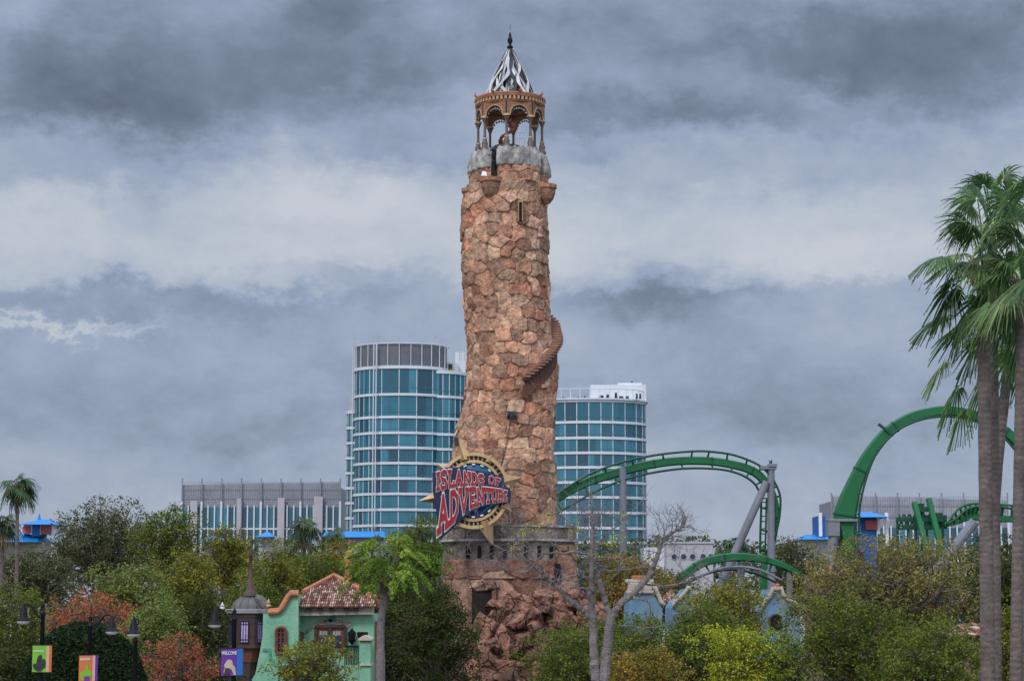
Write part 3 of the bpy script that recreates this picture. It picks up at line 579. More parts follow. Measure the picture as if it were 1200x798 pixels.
def lettering(word, top, bot, xs, grow, parent, name='letter'):
    """xs: how x runs with the advance (letters shrink to the right)"""
    adv = [G[c][0] for c in word]; tot = sum(adv)+.12*(len(word)-1); x = 0
    for c, a in zip(word, adv):
        if c != ' ':
            mf = MB(); mo = MB(); lay = 0
            for st in G[c][1]:
                # widths in glyph units: heavy face, wider outline
                for (mbb, hw, d) in ((mo, .165, .66), (mf, .105, .74)):
                    for (p, q) in zip(st, st[1:]):
                        lay += 1; p_ = Vector((p[0]*a, p[1])); q_ = Vector((q[0]*a, q[1])); t = (q_-p_); t.normalize(); nn = Vector((-t.y, t.x)); e = hw*.75
                        quad = [p_-t*e-nn*hw, q_+t*e-nn*hw, q_+t*e+nn*hw, p_-t*e+nn*hw]; N2 = 3; row = []
                        for k in range(N2+1):
                            for s in (0, 1):
                                u = quad[0].lerp(quad[1], k/N2) if s == 0 else quad[3].lerp(quad[2], k/N2)
                                f = (x+u.x)/tot; px = xs(f); yt, yb = curve_y(top, px), curve_y(bot, px); row.append((px, yb+(yt-yb)*u.y))
                        dd = d+lay*.0025
                        vs = [s2(*r, dd) for r in row]+[s2(*r, dd-.16) for r in row]; o = len(row)
                        fs = [(2*k, 2*k+2, 2*k+3, 2*k+1) for k in range(N2)]+[(2*k, o+2*k, o+2*k+2, 2*k+2) for k in range(N2)]+[(2*k+1, 2*k+3, o+2*k+3, o+2*k+1) for k in range(N2)]+[(0,1,o+1,o),(2*N2,o+2*N2,o+2*N2+1,2*N2+1)]
                        mbb.add(vs, fs)
            o = mf.build(name, M['red'], parent); mo.build('letter_outline', M['white'], o)
        x += a+.12
def z3(l): return [(480+a/3.8, 430+b/3.8) for a, b in l]
T1 = z3([(112,478),(160,462),(220,462),(300,476),(360,487),(412,503)]); B1 = z3([(120,552),(160,541),(220,529),(300,525),(360,524),(412,533)])
T2 = z3([(112,592),(160,568),(220,546),(280,540),(340,540),(400,547),(440,556)]); B2 = z3([(128,742),(170,712),(220,665),(280,625),(340,606),(400,600),(440,597)])
# navy banner board
bt = z3([(102,470),(160,448),(230,448),(300,462),(370,476),(418,492),(424,530),(445,540),(452,560),(448,606),(400,612),(345,620),(290,640),(232,682),(180,730),(135,772),(128,700),(112,596),(106,560)])
mb = MB(); mb.prism([s2(x, y, .58) for x, y in bt], (0, .30, 0)); mb.build('banner_board', M['navy'], SG, bevel=.04)
px0, px1 = 480+120/3.8, 480+405/3.8
lettering('ISLANDS OF', T1, B1, lambda f: px0+(px1-px0)*(1.14*f-.14*f*f), 0, SG)
qx0, qx1 = 480+128/3.8, 480+436/3.8
lettering('ADVENTURE', T2, B2, lambda f: qx0+(qx1-qx0)*(1.42*f-.42*f*f), 0, SG)
mb = MB()
for dx in (-1.2, 1.2): mb.beam((S0.x+dx, SD+.2, S0.z+.3), (S0.x+dx*.6, TD-float(fr(S0.z))+.6, S0.z+.3), .3, .3)
mb.build('mounting_bracket', M['dark'], SG)
# chain from wall plate down to the sign
CH = thing('anchor_chain', 'dark iron chain hanging from a wall plate down to the compass sign', 'chain', (tx(599,490), TD-3.6, tz(490)))
a = Vector((tx(599.5,492), TD-float(fr(tz(492)))-.2, tz(492))); b = s2(587,546,.1)
mb = MB(); mb.box(a, (.42,.2,.6)); mb.tube([a+Vector((-.25,-.1,.28)), a+Vector((-.25,-.3,0)), a+Vector((-.25,-.1,-.28))], .07); mb.tube([a+Vector((.25,-.1,.28)), a+Vector((.25,-.3,0)), a+Vector((.25,-.1,-.28))], .07); mb.build('wall_plate', M['dark'], CH)
mb = MB(); nl = 24
for i in range(nl):
    t = (i+.5)/nl; c = a.lerp(b, t)+Vector((0,-.15*math.sin(math.pi*t)-.12*(1-t),-.35*math.sin(math.pi*t))); d = (b-a).normalized(); s = Vector((1,0,0)) if i % 2 else Vector((0,1,0)); s = (s-d*s.dot(d)).normalized()
    mb.tube([c+d*.12*math.cos(q)+s*.065*math.sin(q) for q in [2*math.pi*k/8 for k in range(9)]], .03, 5, caps=False)
mb.build('chain_links', M['dark'], CH)
mb = MB(); mb.box(s2(535,517,-.5), (.3,1.6,.5)); mb.build('upper_bracket', M['dark'], SG)

# ------------------------------------------------------------------ glass hotel towers
def ellipse_pts(cx, cy, rx, ry, angs): return [Vector((cx+rx*math.sin(R(a)), cy-ry*math.cos(R(a)), 0)) for a in angs]
def glass_tower(root, cx, cy, rx, ry, bands, angs, th, zg=0, fr_w=.35, seed=0, base=True):
    """storeys: bands = z of each white ring from the top down; curtain wall panes between them"""
    rng = random.Random(seed); n = len(angs)-1
    pts = ellipse_pts(cx, cy, rx, ry, angs); outer = ellipse_pts(cx, cy, rx+.20, ry+.20, angs)
    lv = bands+[zg]
    fine = [a0+(a1-a0)*k/3 for a0, a1 in zip(angs, angs[1:]) for k in range(3)]+[angs[-1]]; fo = ellipse_pts(cx, cy, rx+.16, ry+.16, fine); fi = ellipse_pts(cx, cy, rx-.3, ry-.3, fine)
    for k in range(len(lv)-1):
        mb = MB(); z1, z0 = lv[k]-th/2, lv[k+1]+th/2
        for i in range(n):
            mi = rng.choice((0,0,1,1,2,3,4)); sp = rng.random(); a, b = pts[i], pts[i+1]
            mb.add([a+Vector((0,0,z0)), b+Vector((0,0,z0)), b+Vector((0,0,z1)), a+Vector((0,0,z1))], [(0,1,2,3)], mi)
            if rng.random() < .45:      # drawn blinds behind part of the pane, seen as a paler strip set in the glass
                f0 = rng.choice((0, .55)); q0, q1 = a.lerp(b, f0), a.lerp(b, f0+.42); nrm = ((a+b)/2-Vector((cx,cy,0))).normalized()*.03
                mb.add([q0+nrm+Vector((0,0,z0)), q1+nrm+Vector((0,0,z0)), q1+nrm+Vector((0,0,z1)), q0+nrm+Vector((0,0,z1))], [(0,1,2,3)], rng.choice((1,3,4)))
        mb.build('window_band', GL, root)
    for k, z in enumerate(bands):
        mb = MB(); m = len(fine); t = th*(1.0 if k else 1.25); vs = []
        for a, b in zip(fi, fo): vs += [a+Vector((0,0,z-t/2)), b+Vector((0,0,z-t/2)), b+Vector((0,0,z+t/2)), a+Vector((0,0,z+t/2))]
        mb.add(vs, [(j*4+q, j*4+4+q, j*4+4+(q+1)%4, j*4+(q+1)%4) for j in range(m-1) for q in range(4)]); mb.build('floor_band', M['facade'], root)
    mb = MB()
    for i in range(n+1):
        o = outer[i]; d = (o-Vector((cx,cy,0))).normalized(); mb.box(o+Vector((0,0,(bands[0]+zg)/2))-d*.22, (fr_w*.32, .08, bands[0]-zg), Matrix.Rotation(R(angs[i]),3,'Z'))
    mb.build('mullions', M['facade'], root)
    mb = MB()
    for a, b in zip(pts, pts[1:]):
        nn = ((a+b)/2-Vector((cx,cy,0))).normalized()*.04; c = a.lerp(b, .5)+nn
        if (b-a).length > 1.5: mb.box(c+Vector((0,0,(bands[0]+zg)/2)), (.05,.05,bands[0]-zg))
    for k in range(len(bands)-1):      # transoms low in every storey
        z = bands[k+1]+(bands[k]-bands[k+1])*.24
        for a, b in zip(pts, pts[1:]): mb.beam(a+((a+b)/2-Vector((cx,cy,0))).normalized()*.04+Vector((0,0,z)), b+((a+b)/2-Vector((cx,cy,0))).normalized()*.04+Vector((0,0,z)), .05, .05)
    mb.build('glazing_bars', M['glazingbar'], root)
HD = 300.0
def hz(py): return P(600, py, HD).z
def hx(px, py=550): return P(px, py, HD).x
def cyl(root, name, cx, cy, rx, ry, z0, z1, m, n=48, a0=0, a1=2*math.pi, **kw):
    mb = MB(); mb.lathe((cx, cy, 0), [(0,z1),(1,z1),(1,z0)], n, sx=rx, sy=ry, a0=a0, a1=a1); return mb.build(name, m, root, **kw)
# left tower
cxL, rxL = hx(467), hx(522.5)-hx(411.5); rxL /= 2; ryL = rxL*.8; cyL = HD+ryL
HT = thing('hotel_tower', 'tall curved teal glass hotel tower with grey louvred crown, left of the stone lighthouse', 'hotel', (cxL, cyL, 0), 'curved glass hotel towers')
bL = [hz(y) for y in (430,462,488.5,507,524.5,542.5,560.5,578.5,597,615.5,634,652,670)]
angsL = [-110,-90,-72,-60,-50,-40,-22,0,22,45,60,72,90,110]
glass_tower(HT, cxL, cyL, rxL, ryL, bL, angsL, .36, seed=3)
cyl(HT, 'core', cxL, cyL, rxL-.15, ryL-.15, 0, bL[0], GL[2])
mb = MB(); ptsC = ellipse_pts(cxL, cyL, rxL-.1, ryL-.1, [-180+6*i for i in range(61)]); z0, z1 = bL[0]+.2, hz(402.5)
for a, b in zip(ptsC, ptsC[1:]): mb.add([a+Vector((0,0,z0)), b+Vector((0,0,z0)), b+Vector((0,0,z1)), a+Vector((0,0,z1))], [(0,1,2,3)])
mb.add([p+Vector((0,0,z1-.6)) for p in ptsC[:-1]], [tuple(range(60))]); mb.build('crown_screen', mat('louvre_grey', (.13,.135,.15), .6, var=.15, vscale=.6), HT)
mb = MB()
for a in range(-112, 113, 14):
    p = ellipse_pts(cxL, cyL, rxL+.1, ryL+.1, [a])[0]; mb.box(p+Vector((0,0,(z0+z1)/2)), (.09,.12,z1-z0+.1), Matrix.Rotation(R(a),3,'Z'))
ro = ellipse_pts(cxL, cyL, rxL+.2, ryL+.2, list(range(-112,113,8)))
mb.tube([p+Vector((0,0,z1+.05)) for p in ro], .07, 6); mb.build('crown_fins', M['facade'], HT)
mb = MB()
for px, top in ((413,392),(436,391),(441,389),(466,390),(509,391),(516,393),(430,396),(455,397),(495,396)):
    mb.tube([(hx(px,400), HD+3, hz(405)), (hx(px,400), HD+3, hz(top))], .07, 5)
for px in (441,466,509): mb.box((hx(px+1.5,390), HD+3, hz(391.5)), (.7,.12,.12))
mb.build('roof_mast', M['palegrey'], HT)
mb = MB()      # window-washing tracks down the front
for px in (437.5,440.5,409.5): mb.tube([(hx(px,500), HD-.2 if px > 411 else HD+ryL, hz(402)), (hx(px-.5,500), HD-.2 if px > 411 else HD+ryL, hz(640))], .09, 5)
mb.build('facade_rail', M['facade'], HT)
# right shoulder of the left tower
cS, rS = hx(510), hx(548)-hx(510); bS = [hz(y) for y in (434,463,489,507.5,525,543,561,579,597.5,616,634.5,652,670)]
glass_tower(HT, cS, cyL+2.2, rS, ryL, bS, [0,12,24,36,48,60,75,90,110], .36, seed=5)
mb = MB(); mb.box((hx(528,425), cyL+3, (hz(434)+hz(419))/2), (hx(536)-hx(521), 4, hz(419)-hz(434)), mi=0); mb.box((hx(524.5,425), cyL+.7, hz(425)), (1.0,.6,.9), mi=1); mb.box((hx(524.5,425), cyL+.5, hz(429)), (1.3,.6,.35), mi=2)
mb.box((hx(541,420), cyL+5, (hz(434)+hz(404))/2), (hx(549)-hx(530), 3, hz(404)-hz(434)), mi=0); mb.build('roof_plant', [M['facade'], M['dark'], M['yellow']], HT)
mb = MB()
for px in (537,543): mb.tube([(hx(px,400), cyL+3, hz(415)), (hx(px,400), cyL+3, hz(379 if px == 537 else 396))], .05, 5)
mb.build('roof_mast', M['palegrey'], HT)
# left wing
cW, rW = hx(420,550), hx(420,550)-hx(400.5,550); bW = [hz(y) for y in (478,497,515,533,551,569,587,605,623,641,659)]
glass_tower(HT, cW, cyL+3, rW, rW*.9, bW, [-110,-90,-75,-62,-45,-25,0], .34, seed=8)
cyl(HT, 'wing_crown', cW, cyL+3, rW-.1, rW*.8, bW[0], hz(458), M['palegrey'])
# right tower
cxR, rxR = hx(690), hx(757)-hx(690); ryR = rxR*.72; cyR = HD+ryR-6
HR = thing('hotel_tower', 'shorter curved teal glass hotel tower with railed roof terrace, right of the stone lighthouse', 'hotel', (cxR, cyR, 0), 'curved glass hotel towers')
HD2 = HD-6
def hz2(py): return P(600, py, HD2).z
bR = [hz2(y) for y in (469,494.5,513,530.5,547.5,565,582.5,600.5,618.5,635.5,652,669)]
def aof(px): return math.degrees(math.asin(max(-1, min(1, (hx(px)-cxR)/rxR))))
glass_tower(HR, cxR, cyR, rxR, ryR, bR, [-110,-90,-70]+[aof(p) for p in (633,647,661,674.5,688.5,702.5,716.5,731,744.5,752)]+[90,110], .36, seed=13)
cyl(HR, 'core', cxR, cyR, rxR-.15, ryR-.15, 0, bR[0], GL[2])
cyl(HR, 'roof_slab', cxR, cyR, rxR+.4, ryR+.4, bR[0]+.1, hz2(466.3), M['facade'])
mb = MB(); rl = ellipse_pts(cxR, cyR, rxR-.1, ryR-.1, list(range(-100,101,10)))
for p in rl: mb.tube([p+Vector((0,0,hz2(467))), p+Vector((0,0,hz2(454.5)))], .07, 5)
mb.tube([p+Vector((0,0,hz2(455))) for p in rl], .06, 5)
mb.build('terrace_railing', M['facade'], HR)
mb = MB(); mb.box((hx(724,450), cyR+1, (hz2(466)+hz2(447))/2), (hx(756)-hx(691), 5, hz2(447)-hz2(466))); mb.box((hx(738,450), cyR+1, hz2(446)), (hx(752)-hx(724), 3, .5)); mb.build('penthouse', M['facade'], HR)
mb = MB(); rng = random.Random(4)
for px, w, h in ((657,3,3),(678,7,2),(684,3,3),(703,8,4),(711,6,5),(720,4,7),(726,7,3),(733,5,3),(744,3,6),(748,3,6),(660,2,2)):
    c = Vector((hx(px,462), cyR-ryR+1.6, hz2(466))); mb.box(c+Vector((0,0,h*.0625)), (w*.11, .5, h*.125), taper=.7)
mb.build('terrace_furniture', M['dark'], HR)
mb = MB(); mb.tube([(hx(740.5,445), cyR, hz2(446)), (hx(740.5,445), cyR, hz2(441.5))], [.2,.1], 6); mb.build('roof_aerial', M['dark'], HR)

# ------------------------------------------------------------------ low blocks with mesh screens
def screened_block(label, D, x0, x1, yt0, yt1, ysc, yb, posts, lower=True, seed=0):
    a = P(x0, yt0, D); b = P(x1, yt1, D); root = thing('parking_structure', label, 'building', ((a.x+b.x)/2, D+6, 0), 'parking structures with mesh screens')
    zt, zs, zb = (a.z+b.z)/2, P(600, ysc, D).z, 0
    mb = MB(); mb.box(((a.x+b.x)/2, D+8, zt/2-.3), (b.x-a.x-.6, 15, zt-.6)); mb.build('building_core', M['screenfin'], root)
    d = (b-a)
    def at(f, z, off=0): return Vector((a.x+d.x*f, D-off, z if z is not None else a.z+d.z*f))
    mb = MB(); mb.add([at(0,zs,-.05), at(1,zs,-.05), at(1,None,-.05)-Vector((0,0,.1)), at(0,None,-.05)-Vector((0,0,.1))], [(0,1,2,3)]); mb.build('screen_backing', M['screen'], root)
    mb = MB(); nf = posts*9
    for i in range(nf+1):
        f = i/nf; mb.box((at(f,(zt+zs)/2,.12)), (.035,.05,zt-zs))
    nh = 11
    for j in range(nh+1):
        z = zs+(zt-zs)*j/nh; mb.box(at(.5, z, .2), (d.x, .04, .05 if j % 4 else .14))
    mb.build('mesh_screen', M['screenfin'], root)
    mb = MB()
    for i in range(posts+1):
        f = i/posts; mb.box(at(f, (zt+zs)/2+.25, .35), (.2, .2, zt-zs+.9))
    mb.build('screen_post', M['screenfin'], root)
    if lower:
        mb = MB(); nb = posts*3; rg = random.Random(seed)
        for i in range(nb):
            mb.add([at(i/nb,0,.2), at((i+1)/nb,0,.2), at((i+1)/nb,zs,.2), at(i/nb,zs,.2)], [(0,1,2,3)], rg.choice((0,1,2,3,4)))
        mb.build('glass_wall', GL, root)
        mb = MB()
        for i in range(nb+1):
            top = zs+(.9 if (i % 3 == 0) else .3); mb.box(at(i/nb, top/2, .45), (.34 if i % 3 == 0 else .22, .3, top))
        for z in (zs-3.6, zs-7.4, zs-11): mb.box(at(.5, z, .35), (d.x, .3, .28))
        mb.build('facade_fin', M['facade'], root)
    return root, at, zs, zt
pr, at, zs, zt = screened_block('long low parking block behind grey mesh screen and white fins, left of the hotel', 340, 214, 399, 567.5, 563, 594, 630, 8)
mb = MB()
for f, w, top in ((.08,1.9,zs+1.0),(.365,1.2,zs+1.4),(.63,1.9,zs+1.5),(.865,2.4,zs+1.7)): mb.box(at(f, top/2, .9), (w*.6, .6, top))
mb.build('pylon', M['palebuilding'], pr)
screened_block('long low parking block behind grey mesh screen, beyond the green roller coaster', 340, 974, 1180, 578.5, 586, 618, 640, 8, seed=4)

# ------------------------------------------------------------------ blue-roofed pavilions
def hip(mb, x0, x1, y0, y1, z0, z1, rx=.5, mi=0, ov=.0, thick=.12):
    cx = (x0+x1)/2; cy = (y0+y1)/2; w = (x1-x0)/2*rx
    a = [(x0,y0,z0),(x1,y0,z0),(x1,y1,z0),(x0,y1,z0),(cx-w,cy,z1),(cx+w,cy,z1)]
    mb.add(a, [(0,1,5,4),(1,2,5),(2,3,4,5),(3,0,4),(3,2,1,0)], mi)
def pavilion(label, D, tiers, body, posts, spire=None, red=None, group='blue roofed pavilions'):
    c = P((tiers[0][0]+tiers[0][1])/2, 640, D); root = thing('pavilion', label, 'pavilion', (c.x, D+4, 0), group)
    for (x0, x1, yb, yt, rr, back) in tiers:
        a, b = P(x0, yb, D), P(x1, yb, D); mb = MB(); hip(mb, a.x, b.x, D-back*.1, D+back, a.z, P(600, yt, D).z, rr); mb.build('roof', M['blueroof'], root)
    for (x0, x1, y0, y1, m, dy) in body:
        a, b = P(x0, y0, D), P(x1, y1, D); mb = MB(); z0 = max(0, b.z); mb.box(((a.x+b.x)/2, D+dy+2, (a.z+z0)/2), (b.x-a.x, 4, a.z-z0)); mb.build('wall' if m != 'redpanel' else 'banner_panel', M[m], root)
    for (x, y0, y1) in posts:
        a, b = P(x, y0, D), P(x, y1, D); mb = MB(); mb.box((a.x, D+1.2, (a.z+b.z)/2), (.35,.35,a.z-b.z)); mb.build('post', M['white'], root)
    if spire:
        a, b = P(spire[0], spire[1], D), P(spire[0], spire[2], D); mb = MB(); mb.tube([(a.x, D+4, a.z), (a.x, D+4, b.z)], [.04,.25], 6); mb.build('roof_finial', M['blueroof'], root)
    return root
pavilion('two tiered blue roofed pavilion with red panels behind the small palms', 240, [(24,64,614.5,607,.3,8),(-30,46,635,622,.7,9)],
         [(22,60,614,625,'white',1.4),(24,34,616,624,'redpanel',1.0),(46,58,616,624,'redpanel',1.0),(36,44,615,628,'bluewall',.8),(-25,40,635,900,'cream',1.5)], [(35,614,626),(44,614,626),(60,614,626)], (37,600,608))
pavilion('blue roofed pavilion with red panel standing behind the green loop', 225, [(994,1041,606,598,.35,7),(940,1001,632,625,.7,8)],
         [(998,1036,606,900,'bluewall',1.2),(1016,1030,609,620,'redpanel',.9),(960,970,604,628,'bluewall',1.3),(945,1000,631,900,'white',2)], [(1041,600,640),(1008,606,625),(1031,606,625),(963,600,628)])
pavilion('small blue pyramid roofed kiosk among the trees below the parking block', 235, [(300,321,629,622,.1,5)], [(302,319,629,900,'palebuilding',1)], [])
pavilion('long flat blue roofed shelter at the foot of the hotel', 270, [(376,452,629.5,621.5,.9,8)], [(380,448,629,900,'palebuilding',1)], [])
pavilion('small blue kiosk roof showing between dark treetops at the far left', 235, [(233,262,634,626,.3,5)], [(238,258,634,900,'screenfin',1)], [])

# white building with round windows
D = 262; a, b = P(781,636.5,D), P(836,664,D); PB = thing('porthole_building', 'pale grey flat roofed building with a row of round dark windows', 'building', ((a.x+b.x)/2, D+5, 0))
mb = MB(); mb.box(((a.x+b.x)/2, D+5, a.z/2), (b.x-a.x, 10, a.z)); mb.build('wall', M['palebuilding'], PB, bevel=.1)
mb = MB(); mb.box(((a.x+b.x)/2, D+5, a.z+.1), (b.x-a.x+.3, 10.3, .25)); mb.build('roof_edge', M['palegrey'], PB)
mb = MB(); c = P(770,641,D+3); mb.box((c.x, D+8, c.z/2), (3.2, 8, c.z)); mb.build('annexe', M['facade'], PB)
for px in (790,801,811.5,824,833):
    c = P(px, 652, D); mb = MB(); n = 20
    mb.tube([(c.x, D+.05, c.z), (c.x, D-.12, c.z)], .34, n); w = mb.build('round_window', M['paneblue'], PB)
    mb = MB(); mb.tube([(c.x+.37*math.cos(q), D-.08, c.z+.37*math.sin(q)) for q in [2*math.pi*k/20 for k in range(21)]], .05, 6, caps=False); mb.build('window_rim', M['palegrey'], w)

# ------------------------------------------------------------------ green coaster
def spline(pts, n):
    pts = [np.array(p, float) for p in pts]; out = []; m = len(pts)
    for i in range(m-1):
        p0 = pts[max(i-1,0)]; p1 = pts[i]; p2 = pts[i+1]; p3 = pts[min(i+2,m-1)]
        for k in range(n):
            t = k/n; out.append(.5*((2*p1)+(-p0+p2)*t+(2*p0-5*p1+4*p2-p3)*t*t+(-p0+3*p1-3*p2+p3)*t**3))
    out.append(pts[-1]); return out
def ribbon_box(mb, C, U, hw, hd, mi=0):
    """box girder: C centre points, U in-plane unit normal, hw half widths, hd half depths"""
    vs = []; n = len(C)
    for c, u, w in zip(C, U, hw):
        d = Vector((0, hd, 0)); vs += [c+u*w*.72-d, c+u*w+d*.1, c+u*w*.72+d, c-u*w*.72+d, c-u*w-d*.1, c-u*w*.72-d]
    k = 6; fs = [(i*k+j, i*k+(j+1)%k, (i+1)*k+(j+1)%k, (i+1)*k+j) for i in range(n-1) for j in range(k)]+[tuple(range(k-1,-1,-1)), tuple((n-1)*k+j for j in range(k))]
    mb.add(vs, fs, mi)
def frame2d(pts3):
    U = []
    for i in range(len(pts3)):
        t = pts3[min(i+1,len(pts3)-1)]-pts3[max(i-1,0)]; t.y = 0; t.normalize(); U.append(Vector((-t.z, 0, t.x)))
    return U
def joints(root, C, U, hw, hd, every, off=3):
    for i in range(off, len(C)-1, every):
        t = (C[i+1]-C[i]).normalized()*.07; mb = MB(); ribbon_box(mb, [C[i]-t, C[i]+t], [U[i], U[i]], [hw[i]*1.09]*2, hd*1.15); mb.build('spine_joint', M['coasterdark'], root)
def column(root, a, b, r0, r1=None, m='coastergrey', name='support_column', flange=True):
    mb = MB(); r1 = r1 or r0; a = Vector(a); b = Vector(b); mb.tube([a, b], [r0, r1], 12)
    if flange: c = a.lerp(b, .5); d = (b-a).normalized(); mb.tube([c-d*.12, c+d*.12], r0*1.22, 12)
    return mb.build(name, M[m], root, smooth=False)
# A: banked curve with A-frame
D = 190; sp = [(630,598,5),(650,585,5.2),(684,566.5,5.3),(726,553,5.3),(760.5,544.5,5.2),(797,540,5),(834,540.5,5),(866,546,5),(884,553,5.2),(896,564,5),(905,578,4.2),(910,596,3.4),(909,618,3.2),(904,640,4),(898,662,5),(895,690,5)]
ss = spline(sp, 6); C = [P(p[0], p[1], D) for p in ss]; hw = [p[2]*MPP(D) for p in ss]; U = frame2d(C)
CA = thing('coaster_track', 'green roller coaster track curving over and plunging beside a grey A-frame support', 'roller coaster', (P(902,700,D).x, D, 0))
mb = MB(); ribbon_box(mb, C, U, hw, .42); mb.build('spine', M['coaster'], CA); joints(CA, C, U, hw, .42, 11)
def rail(pts, D, r, root, dy, m='coasterdark', n=6):
    s = spline(pts, n); Q = [P(p[0], p[1], D)+Vector((0, dy, 0)) for p in s]; mb = MB(); mb.tube(Q, r, 7); mb.build('rail', M[m], root, smooth=True); return Q
z2 = lambda l: [(650+a/3.8, 510+b/3.8) for a, b in l]
RU = rail(z2([(-60,320),(10,265),(150,178),(290,125),(450,90),(610,74),(700,76),(800,92),(900,132),(950,175),(985,230),(1000,280),(998,350),(985,420),(960,500)]), D, .11, CA, -.75)
RL = rail(z2([(-20,368),(50,325),(200,242),(350,187),(540,153),(700,151),(800,168),(870,203),(905,250),(915,310),(912,420),(910,520)]), D, .11, CA, -.75)
def ties(Q, root, C, step, m='coaster', r=.07, every=9, lo=0, hi=None):
    for i in range(lo, len(Q) if hi is None else hi, every):
        c = min(C, key=lambda p: (p-Q[i]).length); mb = MB(); mb.tube([Q[i], Q[i].lerp(c, .5)+Vector((0,.05,0)), c+Vector((0,-.1,0))], [r, r*1.5, r*2.0], 6); mb.build('tie', M[m], root)
ties(RU, CA, C, 1, every=5); ties(RL, CA, C, 1, every=5, m='coasterdark')
z2a = z2([(940,280),(938,360),(936,440),(934,530)]); Q2 = rail(z2a, D, .09, CA, -.6)
for i in range(0, len(Q2), 2):
    q = Q2[i]; s = min(RL, key=lambda p: (p-q).length); mb = MB(); mb.tube([q, s], .06, 5); mb.build('tie', M['coaster'], CA)
def gpt(px, py, Y): return P(px, py, Y)
column(CA, (P(902,700,D).x, D-.6, 0), P(902.5,548,D)+Vector((0,-.6,0)), .40, .34)
column(CA, (P(895,700,D).x+.2, D+.4, 0), P(894.5,668,D)+Vector((0,.4,0)), .34, .34, flange=False)
a = P(897,565,D)+Vector((0,-.9,0)); b = P(851,668,D)+Vector((0,-.9,0)); f = a.z/(a.z-b.z); column(CA, a.lerp(b, f), a, .40, .36)
mb = MB(); p = P(899,548.5,D)+Vector((0,-.4,0)); mb.box(p, (1.5,1.2,.35)); mb.box(P(904,547,D)+Vector((0,-.6,.1)), (.8,1.0,.3)); mb.build('column_cap', M['coastergrey'], CA, bevel=.03)
mb = MB(); p = P(903,546,D); mb.tube([p, p+Vector((0,0,.35)), p+Vector((.15,0,.6))], [.10,.14,.03], 6); mb.tube([p+Vector((-.15,0,.5)), p+Vector((.18,0,.3))], .05, 5); mb.build('anemometer', M['dark'], CA)
p = P(729.5,549,D)+Vector((0,-.55,0)); column(CA, (p.x, D-.55, 0), p, .34, .34, flange=False)
# B: big loop at the right
z3r = lambda l: [(940+a/3.8, 460+b/3.8, w/7.6) for a, b, w in l]
D = 170; sp = z3r([(208,860,55),(206,760,56),(204,680,60),(198,610,70),(190,560,100),(205,490,92),(228,420,74),(268,330,62),(312,258,56),(378,180,52),(470,118,48),(560,90,46),(650,81,46),(760,100,46),(860,145,48),(935,200,50),(1000,275,50),(1060,380,50),(1100,500,50)])
ss = spline(sp, 5); C = [P(p[0], p[1], D) for p in ss]; hw = [p[2]*MPP(D) for p in ss]; U = frame2d(C)
CB = thing('coaster_track', 'towering green roller coaster loop arching behind the tall palm trunks', 'roller coaster', (P(993,700,D).x, D, 0))
mb = MB(); ribbon_box(mb, C, U, hw, .5); mb.build('spine', M['coaster'], CB); joints(CB, C, U, hw, .5, 13, 8)
zz = lambda l: [(940+a/3.8, 460+b/3.8) for a, b in l]
R1 = rail(zz([(246,780),(247,700),(248,620),(253,500),(286,365),(330,266),(402,183),(480,138),(560,115),(650,109),(760,128),(870,185),(930,245),(985,320),(1040,440)]), D, .10, CB, -.55)
R2 = rail(zz([(236,760),(232,640),(238,480),(275,352),(322,255),(396,174),(474,130),(558,106),(650,101),(762,120),(876,176),(938,238)]), D+.9, .09, CB, 0)
ties(R1, CB, C, 1, every=4, r=.07)
mb = MB(); q = P(940+375/3.8, 460+172/3.8, D); mb.beam(q+Vector((-.75,-.55,.55)), q+Vector((.5,-.55,-.4)), .22, .2, up=(0,1,0)); mb.build('spine_flange', M['coasterdark'], CB)
mb = MB(); q = P(940+175/3.8, 460+570/3.8, D); mb.box(q+Vector((0,-.2,0)), (2.5,1.3,.22)); mb.box(q+Vector((-.75,-.4,-.7)), (1.0,.8,1.2)); mb.build('column_cap', M['coastergrey'], CB, bevel=.05)
a = P(977.5,614,D)+Vector((0,-.3,0)); b = P(972,668,D)+Vector((0,-.3,0)); f = a.z/(a.z-b.z); column(CB, a.lerp(b, f), a, .52, .40, flange=False)
a = P(981,620,D)+Vector((0,.3,0)); column(CB, (a.x+.1, D+.6, 0), a, .28, .28, flange=False)
# C: low arch in the middle
D = 182; sp = [(740,722,4.5),(762,707,4.5),(779,694,4.8),(794,680,5),(808,669,5),(820,661,5),(834,656,5),(860,652.5,5),(887,654,4.6),(905,658,4),(925,666,3.5),(944,679,3),(965,700,3)]
ss = spline(sp, 5); C = [P(p[0], p[1], D) for p in ss]; hw = [p[2]*MPP(D)*1.0 for p in ss]; U = frame2d(C)
CC = thing('coaster_track', 'low green roller coaster arch passing behind the grey A-frame, above the treetops', 'roller coaster', (P(860,700,D).x, D, 0))
mb = MB(); ribbon_box(mb, C, U, hw, .6); mb.build('spine', M['coaster'], CC); joints(CC, C, U, hw, .6, 10)
Q = rail([(805,684),(830,672),(858,667),(885,671),(905,679),(925,690)], D, .10, CC, 1.4); Q3 = rail([(815,678),(840,667),(865,664),(890,668),(915,680)], D, .10, CC, -.9, m='coastergrey')
ties(Q3, CC, C, 1, every=4, m='coasterdark')
column(CC, (P(868,700,D).x, D, 0), P(868,654,D), .32, flange=False); column(CC, (P(800,700,D).x, D, 0), P(800,676,D), .3, flange=False); column(CC, (P(925,700,D).x, D+.2, 0), P(925,668,D), .3, flange=False)
